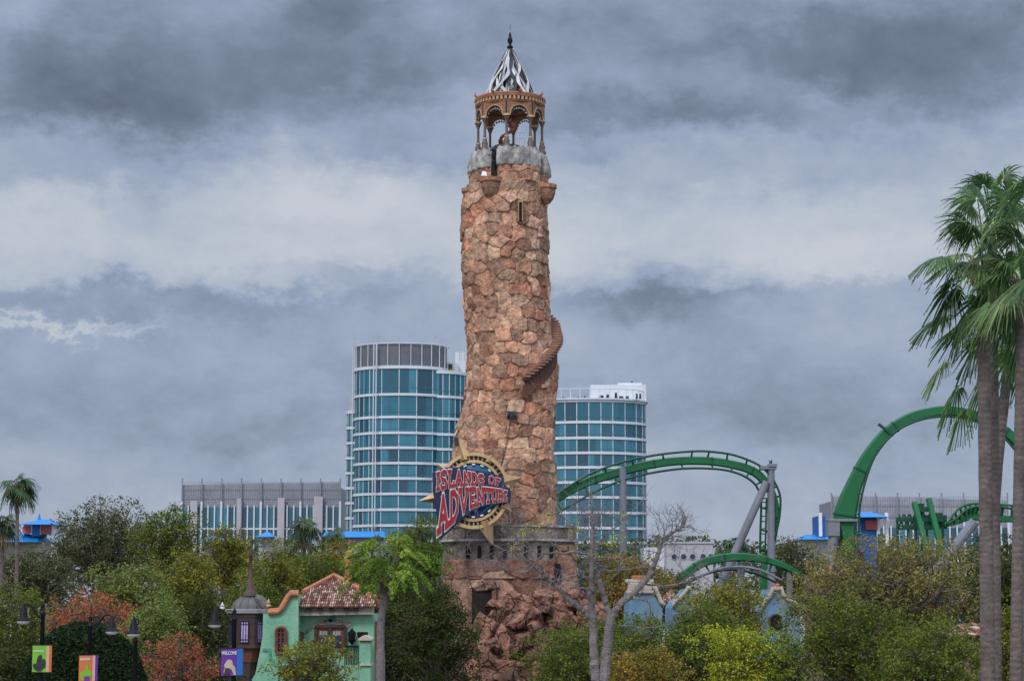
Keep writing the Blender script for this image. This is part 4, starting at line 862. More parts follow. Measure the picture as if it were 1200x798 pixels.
# D: launch ramps and ribbed track at the right
D = 200; CD = thing('coaster_track', 'tangle of green launch ramps and ribbed track beyond the palm trunks', 'roller coaster', (P(1090,700,D).x, D, 0))
zq = lambda a, b: P(940+a/3.8, 460+b/3.8, D)
for (a, b) in (((500,508),(520,625)),((564,490),(588,640))):
    mb = MB(); p, q = zq(*a), zq(*b); dr = (q-p).normalized(); mb.beam(p+Vector((0,0,.4)), q+dr*2+Vector((0,-2.5,0)), .5, .35); mb.build('launch_ramp', M['coaster'], CD)
mb = MB()
for (a, b) in (((420,565),(630,565)),((430,600),(610,600)),((500,520),(560,520)),((580,545),(625,545))): mb.beam(zq(*a), zq(*b), .4, .45)
for x in (424,470,505,530,555,600,625): mb.tube([zq(x, 548+(x*7)%20), Vector((zq(x,600).x, D, 0))], .14, 6)
for x in (430,455,480,520,545): mb.tube([zq(x,600), zq(x+22,540)], .09, 5); mb.tube([zq(x+22,600), zq(x,540)], .09, 5)
for x in (598,): mb.box(zq(x,575)+Vector((0,.5,0)), (2.2,.5,1.3))
mb.box(zq(530,528)+Vector((0,1,0)), (.9,.6,1.6))
mb.build('truss', M['coasterdark'], CD)
sp = [(630,590,20),(665,580,26),(700,565,34),(740,552,34),(780,552,34),(860,560,34),(920,562,30),(1000,565,30),(1080,560,30)]
ss = spline([(940+a/3.8, 460+b/3.8, w/7.6) for a, b, w in sp], 5); C = [P(p[0], p[1], D) for p in ss]; mb = MB(); ribbon_box(mb, C, frame2d(C), [p[2]*MPP(D) for p in ss], .5); mb.build('spine', M['coaster'], CD)
for k, pts in enumerate(([(650,575),(668,545),(700,512),(735,498),(770,494),(860,497),(930,503),(1000,512),(1080,512)], [(640,585),(680,560),(712,530),(745,515),(775,510),(860,510),(930,520),(1000,530)])):
    Qd = rail([(940+a/3.8, 460+b/3.8) for a, b in pts], D, .12, CD, -.4-.7*k, m='coaster' if k == 0 else 'coasterdark')
    ties(Qd, CD, C, 1, every=4, r=.10)
a = P(1142,611,D-4); b = P(1108,655,D-4); f = a.z/(a.z-b.z); column(CD, a.lerp(b, f), a, .55, .5)

# ------------------------------------------------------------------ mint house
MD = 100.0
def q6(a, b, dy=0): return P(220+a/4.615, 640+b/4.615, MD+dy)+Vector((0,0,0))
MH = thing('mint_house', 'mint green stucco house with clay tiled hip roof, domed dark timber oriel and curved gable', 'house', (q6(600,700).x, MD+4, 0))
def slab(name, m, poly, dy, th, root=MH, bevel=0): mb = MB(); mb.prism([q6(a, b, dy) for a, b in poly], (0, th, 0)); return mb.build(name, M[m], root, bevel=bevel)
def down(l): 
    return l
zb_ = 640; low = 740
# front gable wall, swept parapet
gable = [(340,1050),(340,729),(365,690),(392,560),(405,480),(408,362),(440,362),(492,357),(515,335),(532,305),(545,282),(562,262),(598,262),(600,1050)]
slab('gable_wall', 'mint', gable, 0, 3.5)
cop = [(436,352),(492,347),(510,328),(527,298),(540,274),(558,252),(600,252)]
mb = MB(); mb.tube([q6(a, b, .2)+Vector((0,.1,0)) for a, b in cop], .15, 8); mb.tube([q6(a, b+6, 0)+Vector((0,-.12,0)) for a, b in cop], .12, 8); mb.build('gable_coping', M['terracotta'], MH)
slab('side_wall', 'mint', [(602,1050),(602,368),(1000,368),(1006,400),(1004,1050)], 1.2, 6)
slab('recess_moulding', 'mintdark', [(405,552),(448,552),(452,600),(480,632),(520,645),(520,655),(470,645),(440,606),(436,566),(405,566)], -.06, .05)
# eave with beam ends and tiled hip roof
slab('eave_board', 'cream', [(598,334),(1005,330),(1005,362),(598,370)], .75, .5)
slab('eave_underboard', 'cream', [(598,356),(1003,352),(1003,366),(598,375)], .62, .3)
mb = MB()
for a in (650,712,775,856,905): p = q6(a, 341, .45); mb.tube([p, p+Vector((0,.6,0))], .13, 8)
mb.build('beam_end', M['wood'], MH)
ev0, ev1, apx, bk = q6(462,330,.3), q6(1110,330,.3), q6(790,165,4.3), 8.4; CL = (.212,.85)
ev0b = Vector((ev0.x, ev0.y+bk, ev0.z)); ev1b = Vector((ev1.x, ev1.y+bk, ev1.z)); rdg = Vector((q6(800,165,4.3).x, apx.y, apx.z))
def tile_slope(root, A, B, T0, T1, n, courses, clip=(0,1)):
    """rows of half round clay tiles between eave A-B and top T0-T1"""
    rg = random.Random(5); mb = MB(); pal = [(.27,.10,.06),(.34,.17,.12),(.42,.30,.24),(.15,.06,.045),(.24,.085,.05),(.10,.05,.04),(.38,.15,.09),(.55,.42,.34)]
    nrm = (B-A).cross(T0-A).normalized(); nrm = nrm if nrm.z > 0 else -nrm
    for i in range(n):
        f = (i+.5)/n; a = A.lerp(B, f)
        if not clip[0] < f < clip[1]: continue
        # straight up-slope line, cut where the hips close in
        up = (T0+T1)/2; fx = (up-A).dot((B-A).normalized())/(B-A).length
        span = (f/fx) if f < fx else (1-f)/(1-fx); span = min(1, span); foot = A.lerp(B, fx); d = (up-foot)*span
        m = max(1, int(courses*span))
        for k in range(m):
            p0 = a+d*(k/m)+nrm*.04; p1 = a+d*((k+1.12)/m)+nrm*.0; w = (B-A).length/n*.40; s = (B-A).normalized(); mb.cur = rg.choice(pal); vs = []
            for (p, ww) in ((p0, w), (p1, w*.82)):
                for q in range(6): an = math.pi*q/5; vs.append(p+s*ww*math.cos(an)+nrm*ww*math.sin(an)*1.1)
            mb.add(vs, [(q, q+1, q+7, q+6) for q in range(5)]+[(0,1,2,3,4,5)])
    mb.cur = (.12,.055,.04)
    if clip != (0,1):
        fx = ((T0-A).dot(B-A))/(B-A).length_squared; foot = A.lerp(B, fx); u = T0-foot; p0, p1 = A.lerp(B, clip[0]), A.lerp(B, clip[1]); k0, k1 = clip[0]/fx, (1-clip[1])/(1-fx)
        mb.add([p0, p1, p1+u*k1, T0, p0+u*k0], [(0,1,2,3,4)])
    else: mb.add([A, B, T1, T0] if (T1-T0).length > .01 else [A, B, T0], [(0,1,2,3)] if (T1-T0).length > .01 else [(0,1,2)])
    return mb
tile_slope(MH, ev0, ev1, apx, apx, 56, 12, CL).build('tiled_roof', M['tile'], MH)
tile_slope(MH, ev1b, ev0b, apx, apx, 56, 8, (.15,.788)).build('tiled_roof', M['tile'], MH)
mb = MB()
for e, ef, k in ((ev0, ev0.lerp(ev1, CL[0]), None), (ev1, ev0.lerp(ev1, CL[1]), None)):
    k = (ef-e).length/((apx-e).dot((ev1-ev0).normalized()) if e is ev0 else (e-apx).dot((ev1-ev0).normalized()))
    q_ = e.lerp(apx, k); mb.tube([q_+Vector((0,0,.06)), apx+Vector((0,0,.10))], .10, 8)
    eb = Vector((e.x, e.y+bk, e.z)).lerp(apx, k); mb.tube([eb+Vector((0,0,.06)), apx+Vector((0,0,.10))], .10, 8); mb.prism([Vector((q_.x, q_.y, ev0.z)), q_, eb, Vector((eb.x, eb.y, ev0.z))], (.08,0,0))
mb.build('hip_tiles', M['terracotta'], MH)
# arched window
def arched(cx, y0, y1, w, dy, root, frame, pane):
    pts = []; r = w/2
    for i in range(13): a = math.pi*i/12; pts.append((cx+r*math.cos(a), y0+r*.8-r*.8*math.sin(a)))
    for i in range(7): a = math.pi+math.pi*i/6; pts.append((cx+r*math.cos(a), y1-r*.5-r*.5*math.sin(a)))
    o = slab('arched_window', pane, pts, dy-.04, .1, root); mb = MB(); mb.tube([q6(a, b, dy-.1) for a, b in pts+[pts[0]]], .09, 6, caps=False)
    mb.tube([q6(cx, y0+4, dy-.1), q6(cx, y1-4, dy-.1)], .035, 5)
    for k in range(1, 5): yy = y0+(y1-y0)*k/5; mb.tube([q6(cx-r, yy, dy-.1), q6(cx+r, yy, dy-.1)], .025, 4)
    mb.build('window_frame', M[frame], o)
arched(504, 438, 580, 50, 0, MH, 'woodred', 'paneblue')
# double door
dr = slab('balcony_door', 'woodred', [(697,560),(697,437),(845,437),(845,560)], 1.12, .1)
mb = MB()
for a0, a1 in ((712,757),(783,828)):
    for u in range(3):
        for (b0, b1) in ((458,480),(484,506),(510,545)):
            w = (a1-a0)/3; mb.prism([q6(a0+w*u+1.5, b1, 1.06), q6(a0+w*u+1.5, b0, 1.06), q6(a0+w*(u+1)-1.5, b0, 1.06), q6(a0+w*(u+1)-1.5, b1, 1.06)], (0,.05,0), mi=0 if b0 > 460 else 1)
mb.build('door_panes', [M['paneblue'], M['ledge']], dr)
mb = MB(); mb.beam(q6(690,432,1.1), q6(852,432,1.1), .2, .14); mb.beam(q6(692,435,1.1), q6(692,560,1.1), .2, .14, up=(1,0,0)); mb.beam(q6(850,435,1.1), q6(850,560,1.1), .2, .14, up=(1,0,0)); mb.beam(q6(770,438,1.05), q6(770,560,1.05), .1, .18, up=(1,0,0)); mb.build('door_frame', M['wood'], dr)
mb = MB()      # floral relief over the door
for (a, b, r, mi) in ((678,424,2.6,0),(725,407,3,0),(822,404,3,0),(865,420,2.8,0),(775,388,3,1),(786,402,3,1),(760,402,2.6,1),(700,412,1.5,1),(745,398,1.5,1),(800,396,1.5,1),(845,410,1.5,1),(660,440,1.6,1),(880,438,1.6,1),(650,452,1.2,1)):
    c = q6(a, b, 1.15)
    for k in range(6): an = k*math.pi/3; mb.tube([c+Vector((r*.035*math.cos(an), .06, r*.035*math.sin(an))), c+Vector((r*.035*math.cos(an), -.03, r*.035*math.sin(an)))], r*.028, 6, mi=mi)
mb.build('floral_relief', [M['pinkish'], M['ledge']], MH)
mb = MB(); mb.tube([q6(640,470,1.15), q6(660,430,1.15), q6(700,408,1.15), q6(770,388,1.15), q6(840,404,1.15), q6(880,430,1.15), q6(892,470,1.15)], .05, 5); mb.build('vine_relief', M['mintdark'], MH)
mb = MB(); c = q6(888,490,.9); mb.lathe(c, [(0,.45),(.06,.35),(.2,.22),(.16,-.1),(.22,-.12),(.05,-.35),(0,-.4)], 8); mb.tube([c+Vector((0,.35,.1)), c+Vector((0,0,.3))], .04); mb.build('wall_lantern', M['black'], MH)
mb = MB(); c = q6(610,490,.9); mb.lathe(c, [(0,.3),(.2,.2),(.16,-.1),(0,-.3)], 8); mb.build('wall_lantern', M['woodred'], MH)
# right terrace pillar and rail
slab('terrace_pillar', 'mint', [(930,1050),(930,510),(990,510),(990,1050)], -.8, 1.2, bevel=.03); slab('pillar_cap', 'cream', [(922,510),(922,498),(945,484),(960,478),(975,484),(998,498),(998,510)], -.95, 1.5, bevel=.03); slab('pillar_foot', 'cream', [(926,645),(926,636),(994,636),(994,645)], -.9, 1.4)
mb = MB()
for i in range(9): mb.tube([q6(850+i*9, 540, -.2), q6(850+i*9, 640, -.2)], .03, 5)
mb.tube([q6(845,540,-.2), q6(925,540,-.2)], .05, 5); mb.build('balcony_rail', M['black'], MH)
mb = MB(); c = q6(945,462,-.4); mb.lathe(c-Vector((0,0,.2)), [(0,-.1),(.22,-.1),(.28,.18),(.2,.2)], 10); mb.build('flower_pot', M['black'], MH)
slab('end_wall', 'terracotta', [(1006,1050),(1006,405),(1034,405),(1040,1050)], 2.0, 3)
# timber oriel with dome
ox0, ox1 = q6(205,450).x, q6(408,450).x; oc = (ox0+ox1)/2; oy = MD+.6
def oz(b): return q6(300, b).z
hwid = (ox1-ox0)/2; fac = [(-1,.55),(-.62,-.25),(-.3,-.55),(.55,-.55),(1,-.2),(1,1.6),(-1,1.6)]
def orprism(name, m, z0, z1, k=1.0, k2=1.0, bevel=.02):
    mb = MB(); n = len(fac); a = [Vector((oc+x*hwid*k, oy+y*1.2*k, z0)) for x, y in fac]; b = [Vector((oc+x*hwid*k2, oy+y*1.2*k2, z1)) for x, y in fac]
    mb.add(a+b, [tuple(range(n-1,-1,-1)), tuple(range(n,2*n))]+[(i, (i+1)%n, n+(i+1)%n, n+i) for i in range(n)]); return mb.build(name, M[m], MH, bevel=bevel)
orprism('oriel_body', 'wood', oz(545), oz(362)); orprism('oriel_sill', 'wood', oz(552), oz(536), 1.06, 1.06); orprism('oriel_head', 'wood', oz(385), oz(362), 1.05, 1.07)
orprism('oriel_corbel', 'woodred', oz(628), oz(552), .62, .82); orprism('oriel_foot', 'wood', 0, oz(628), .34, .55)
orprism('oriel_ledge', 'ledge', oz(362), oz(340), 1.22, 1.28)
def lite(u0, u1, i0, i1):      # stained window on facet i0-i1
    A = Vector((oc+fac[i0][0]*hwid, oy+fac[i0][1]*1.2, 0)); Bq = Vector((oc+fac[i1][0]*hwid, oy+fac[i1][1]*1.2, 0)); nn = Vector(((Bq-A).y, -(Bq-A).x, 0)).normalized()
    a, b = A.lerp(Bq, u0)+nn*.03, A.lerp(Bq, u1)+nn*.03; z0, z1 = oz(520), oz(405)
    mb = MB(); mb.prism([a+Vector((0,0,z0)), b+Vector((0,0,z0)), b+Vector((0,0,z1)), a+Vector((0,0,z1))], -nn*.05); w = mb.build('oriel_window', M['lilac'], MH)
    mb = MB(); fr_ = [a+Vector((0,0,z0)), b+Vector((0,0,z0)), b+Vector((0,0,z1)), a+Vector((0,0,z1))]
    for p, q in zip(fr_, fr_[1:]+fr_[:1]): mb.tube([p+nn*.02, q+nn*.02], .03, 4)
    for k in (.33,.66): mb.tube([a.lerp(b,k)+Vector((0,0,z0))+nn*.02, a.lerp(b,k)+Vector((0,0,z1))+nn*.02], .018, 4)
    for zk in (.14,.86): zq_ = z0+(z1-z0)*zk; mb.tube([a+Vector((0,0,zq_))+nn*.02, b+Vector((0,0,zq_))+nn*.02], .02, 4)
    mb.build('window_frame', M['paneblue'], w)
lite(.25,.8,0,1); lite(.13,.62,2,3); lite(.25,.85,3,4)
dcx = q6(313,300).x; dr_ = (q6(403,300).x-q6(224,300).x)/2; dcy = MD+1.4
mb = MB(); prof = [(dr_*1.02,0)]+[(dr_*math.cos(R(a)), (oz(266)-oz(335))*math.sin(R(a))) for a in range(0, 88, 8)]+[(.22,oz(262)-oz(335))]
mb.lathe((dcx, dcy, oz(338)), prof, 24); dm = mb.build('dome', M['domegrey'], MH, smooth=True)
mb = MB()
for k in range(12):
    a = 2*math.pi*k/12; mb.tube([(dcx+r*math.cos(a)*1.01, dcy+r*math.sin(a)*1.01, oz(338)+z) for r, z in prof[1:]], .05, 5)
mb.build('dome_rib', M['domegrey'], dm)
mb = MB(); b0 = oz(268); mb.lathe((dcx+.05, dcy, b0), [(.38,0),(.36,.15),(.2,.3),(.22,.45),(.14,.6),(.09,oz(140)-b0),(.06,oz(52)-b0),(.16,oz(48)-b0),(.05,oz(35)-b0),(.12,oz(25)-b0),(0,oz(0)-b0)], 10); mb.build('spire', mat('spire_brown', (.10,.06,.05), .7, var=.3), MH, smooth=True)
mb = MB(); mb.tube([q6(365,275,1), q6(395,290,1), q6(420,318,1), q6(432,334,1)], [.18,.22,.25,.2], 8); mb.build('roof_scroll', M['domegrey'], MH)
for a, b0_, b1_ in ((187,298,338),(437,278,325)):
    c = q6(a, b1_, -.2 if a < 300 else .3); h = q6(a, b0_).z-c.z; mb = MB(); mb.lathe(c, [(.10,0),(.12,.08),(.05,.15),(.13,h*.4),(.03,h*.75),(0,h)], 8); mb.build('corner_finial', M['gold'] if a > 300 else M['white'], MH, smooth=True)
# red chimney spike
mb = MB(); a = q6(866,200,7); b = q6(873,28,7); mb.tube([Vector((a.x,a.y,a.z-3)), a, b, b+Vector((0,0,.12))], [.24,.21,.14,.0], 8); mb.build('chimney', M['terracotta'], MH)

# ------------------------------------------------------------------ blue gabled buildings
def bell_gable(label, D, outline, org, coping, cap=None, win=None, roof=None, wallm='bluegable'):
    root = thing('gabled_house', label, 'house', (P(org,700,D).x, D+3, 0)); pts = [P(a, b, D) for a, b in outline]
    poly = [Vector((pts[0].x, D, 0))]+pts+[Vector((pts[-1].x, D, 0))]; mb = MB(); mb.prism(poly, (0, 5, 0)); mb.build('gable_wall', M[wallm], root)
    mb = MB(); mb.tube([P(a, b, D)+Vector((0,-.1,.05)) for a, b in coping], .12, 7); mb.build('gable_coping', M['cream'], root, smooth=True)
    if cap: 
        for (a, b, c, d, m) in cap:
            p, q = P(a, b, D), P(c, d, D); mb = MB(); mb.box(((p.x+q.x)/2, D+.3, (p.z+q.z)/2), (q.x-p.x, 1.0, p.z-q.z)); mb.build('cornice', M[m], root, bevel=.04)
    if win:
        c = P(win[0], win[1], D); mb = MB(); n = 12; w = .32; pl = [c+Vector((-w,-.04,-.5)), c+Vector((w,-.04,-.5))]+[c+Vector((w*math.cos(math.pi*k/8), -.04, w*math.sin(math.pi*k/8))) for k in range(9)]; mb.prism(pl, (0,.1,0)); wi = mb.build('arched_window', M['black'], root)
        mb = MB(); mb.tube(pl[2:]+[pl[0]], .07, 6); mb.build('window_arch', M['wood'], wi)
    if roof:
        a, b, t = P(*roof[0], D+3), P(*roof[1], D+3), P(*roof[2], D+6); tile_slope(root, a, b, t, t, 16, 8).build('tiled_roof', M['tile'], root)
    return root
ol = [(889,800),(890,728),(891,716),(896,706),(902,699),(905,693),(906,690),(915.5,690),(917,697),(923,703),(930,706),(935,712),(938,722),(938,800)]
bell_gable('sky blue bell shaped gable with cream coping rising from the treetops', 112, ol, 912, ol[2:-1], [(904.5,688,917,691.5,'cream'),(908.5,683.5,913,688.5,'terracotta')], (909,727))
ol = [(736,800),(737,694),(763,694),(765,697),(768,700),(776,712),(776,800)]
bell_gable('pale blue house with stepped cream cornice behind the bare branches', 115, ol, 755, [(764,686),(768,690),(771,697),(774,706),(779,710)], [(733,678.5,766,682.5,'cream'),(736,682.5,764,692,'cream'),(734,691.5,766,695,'cream'),(741,674,757,679,'terracotta')],
           roof=((771,706),(800,706),(786,690)))
ol = [(786,800),(788,712),(791,706),(797,701),(802,696),(806,690),(809,690),(812,700),(814,800)]
bell_gable('small blue gable with curled cream edge half hidden by the olive tree', 108, ol, 800, ol[1:7], None)
rt = thing('tiled_pavilion', 'clay tiled roof with pink wall peeping out beside the grey loop column', 'house', (P(975,680,125).x, 128, 0))
a, b, t0_, t1_ = P(951,674,125), P(1003,674,125), P(957,664,128), P(997,664,128)
tile_slope(rt, a, b, P(977,662,128), P(977,662,128), 22, 5).build('tiled_roof', M['tile'], rt)
mb = MB(); mb.box(((a.x+b.x)/2, 128, a.z/2), (b.x-a.x-.6, 5, a.z)); mb.build('wall', M['housewall'], rt)
rt = thing('tiled_pavilion', 'low orange tiled roof glimpsed behind the palm trunks', 'house', (P(1130,760,100).x, 104, 0))
a, b = P(1040,745,100), P(1230,745,100); tile_slope(rt, a, b, P(1140,730,104), P(1140,730,104), 60, 5).build('tiled_roof', M['tile'], rt)
mb = MB(); mb.box(((a.x+b.x)/2, 104, a.z/2), (b.x-a.x-.6, 6, a.z)); mb.build('wall', M['housewall'], rt)

# ------------------------------------------------------------------ foliage
NR = np.random.RandomState(11)
def leaf_cloud(name, pts, size, col, m, parent=None, org=None, up=.35, asp=.55, kind=None):
    n = len(pts); nv = NR.randn(n, 3); nv[:,2] = np.abs(nv[:,2])+up; nv /= np.linalg.norm(nv, axis=1)[:,None]
    r = NR.randn(n, 3); t = np.cross(nv, r); t /= np.linalg.norm(t, axis=1)[:,None]+1e-9; s = np.cross(nv, t)
    sz = (size*(.6+.8*NR.rand(n)))[:,None]; V = np.stack([pts-t*sz, pts-s*sz*asp+nv*sz*.15, pts+t*sz, pts+s*sz*asp+nv*sz*.15], 1).reshape(-1, 3)
    F = np.arange(4*n).reshape(-1, 4); C = np.repeat(col, 4, 0); return np_mesh(name, V, F, np.clip(C, 0, 1), m, parent, org)
CT = dict(oak=[(0.092,0.105,0.048),(0.116,0.123,0.058),(0.069,0.083,0.037),(0.145,0.142,0.065)], green=[(0.119,0.158,0.026),(0.198,0.234,0.037),(0.069,0.099,0.022),(0.143,0.163,0.035)],
    olive=[(0.224,0.214,0.032),(0.145,0.168,0.030),(0.310,0.261,0.043),(0.099,0.127,0.028)], lime=[(0.383,0.402,0.032),(0.277,0.335,0.032),(0.488,0.442,0.043),(0.158,0.241,0.030)],
    deep=[(0.053,0.070,0.019),(0.084,0.099,0.026),(0.034,0.050,0.015)], coral=[(.50,.105,.065),(.42,.085,.060),(.50,.18,.10),(.27,.14,.06),(.15,.15,.05)],
    sage=[(0.172,0.221,0.054),(0.264,0.302,0.070),(0.112,0.147,0.043)], rust=[(0.310,0.201,0.038),(0.198,0.194,0.035),(0.396,0.228,0.049),(0.125,0.141,0.032)], brown=[(0.218,0.188,0.065),(0.264,0.214,0.070),(0.139,0.141,0.043),(0.317,0.261,0.065)])
def tree(name, label, cat, px, ytop, hw, D, pal, ybot=None, cover=5.2, leaf=None, lobes=None, airy=0, group=None, branches=True, ry=None, flat=1.0, seed=None, barkm='bark', fork=False):
    if seed is not None: NR.seed(seed); random.seed(seed)
    else: NR.seed(int(px*3+ytop)); random.seed(int(px*3+ytop))
    mp = MPP(D); rx = hw*mp; zt = P(px, ytop, D).z; zbt = max(.9, P(px, ybot, D).z) if ybot else max(.9, min(zt-2*rx*1.1, P(px, 812, D).z-1)); zbt = min(zbt, zt-1.5)
    rz = (zt-zbt)/2; cz = (zt+zbt)/2; x0 = P(px, 760, D).x; ry = (ry or rx*.85)
    root = thing(name, label, cat, (x0, D, 0), group)
    # limbs
    nl = lobes or int(14+rx*3); L = []
    for i in range(nl):
        a = 2.399963*i; h = 1-2*(i+.5)/nl*.93; r = math.sqrt(max(0, 1-h*h)); k = random.uniform(.50, .90)
        L.append((x0+rx*k*r*math.cos(a), D+ry*k*r*math.sin(a), cz+rz*k*h*.98, random.uniform(.20, .44)*(min(rx, rz)*1.0+.25*max(rx, rz))*(1 if h < .6 else .85)))
    L.append((x0, D, cz, .5*min(rx, rz)))
    tr = MB(); r0 = max(.10, min(.45, .035*(zt)));
    fork_z = max(.6, zbt+(cz-zbt)*.25) if zbt > 1.2 else .8
    tr.tube([(x0,D,0),(x0+.1*rx*random.uniform(-1,1),D,fork_z*.5),(x0,D,fork_z),(x0+.05*rx,D,cz),(x0,D,zt-.25*rz)], [r0*1.2,r0,r0*.9,r0*.5,r0*.1], 8)
    if branches:
        for (lx, ly, lz, lr) in L:
            s = Vector((x0, D, fork_z+random.uniform(0, .4)*(max(.1, min(lz, cz+rz*.4)-fork_z)))); e = Vector((lx, ly, lz)); mid = s.lerp(e, .5)+Vector((random.uniform(-.1,.1)*rx, random.uniform(-.1,.1)*rx, -.06*rz))
            tr.tube([s, mid, e], [r0*.45, r0*.28, r0*.12], 5, caps=False)
            for q in range(6 if airy else 3):
                d = Vector((random.gauss(0,1), random.gauss(0,1), random.gauss(.5,.8))).normalized(); st = s.lerp(e, random.uniform(.5, 1)); tr.tube([st, st+d*lr*.6+Vector((0,0,.1*lr)), st+d*lr*1.15], [r0*.13, r0*.08, r0*.03], 4, caps=False)
    tr.build('trunk', M[barkm], root)
    leaf = leaf or (.050 if D < 80 else .052+.00052*(D-80))
    tot = cover*4*rx*rz/(2*leaf*leaf*.9); la = np.array(L); w = la[:,3]**2; w /= w.sum(); w = w*.9+.1/len(w); nsp = max(60, int(tot/9)); idx = NR.choice(len(L), nsp, p=w/w.sum())
    nsub = 16; sd_ = NR.randn(len(L), nsub, 3); sd_[:,:,2] += .35; sd_ /= np.linalg.norm(sd_, axis=2)[:,:,None]; sd_ *= (.80+.35*NR.rand(len(L), nsub))[:,:,None]; si = NR.randint(0, nsub, nsp)
    sub_r = .20+.22*NR.rand(len(L), nsub)
    d = NR.randn(nsp, 3); d /= np.linalg.norm(d, axis=1)[:,None]; rad = np.abs(1-np.abs(NR.randn(nsp))*.22)*(1+.18*NR.randn(nsp)*(NR.rand(nsp) < .35))
    sc = la[idx,:3]+(sd_[idx,si]+d*rad[:,None]*sub_r[idx,si][:,None]*np.array((1.25,1.25,.8)))*la[idx,3:4]*np.array((1,1,.9*flat))
    inn = NR.rand(nsp) < (.10 if airy else .28); k3 = inn.sum(); dd = NR.randn(k3, 3); dd /= np.linalg.norm(dd, axis=1)[:,None]; sc[inn] = np.array((x0,D,cz))+dd*np.cbrt(NR.rand(k3))[:,None]*.82*np.array((rx,ry,rz))
    bad = fbm((sc-np.array((x0,D,cz)))*(1.5/max(1,rx*.35))+px, 3, int(px)) < (.27+airy*.16); sc = sc[~bad]; idx = idx[~bad]; nsp = len(sc)
    off = NR.randn(nsp, 9, 3)*leaf*1.7; pts = (sc[:,None,:]+off).reshape(-1, 3)
    pl = np.array(CT[pal]); lc = pl[NR.randint(0, len(pl), len(L))]; sc_ = pl[NR.randint(0, len(pl), (len(L), nsub))]; c = lc[idx]*.35+sc_[idx,si[~bad] if len(si) != len(idx) else si]*.45+pl[NR.randint(0, len(pl), nsp)]*.2; c = np.repeat(c, 9, 0)*(.7+.6*NR.rand(nsp*9))[:,None]
    leaf_cloud('foliage', pts, np.full(len(pts), leaf), c, M['leaf'], root)
    return root
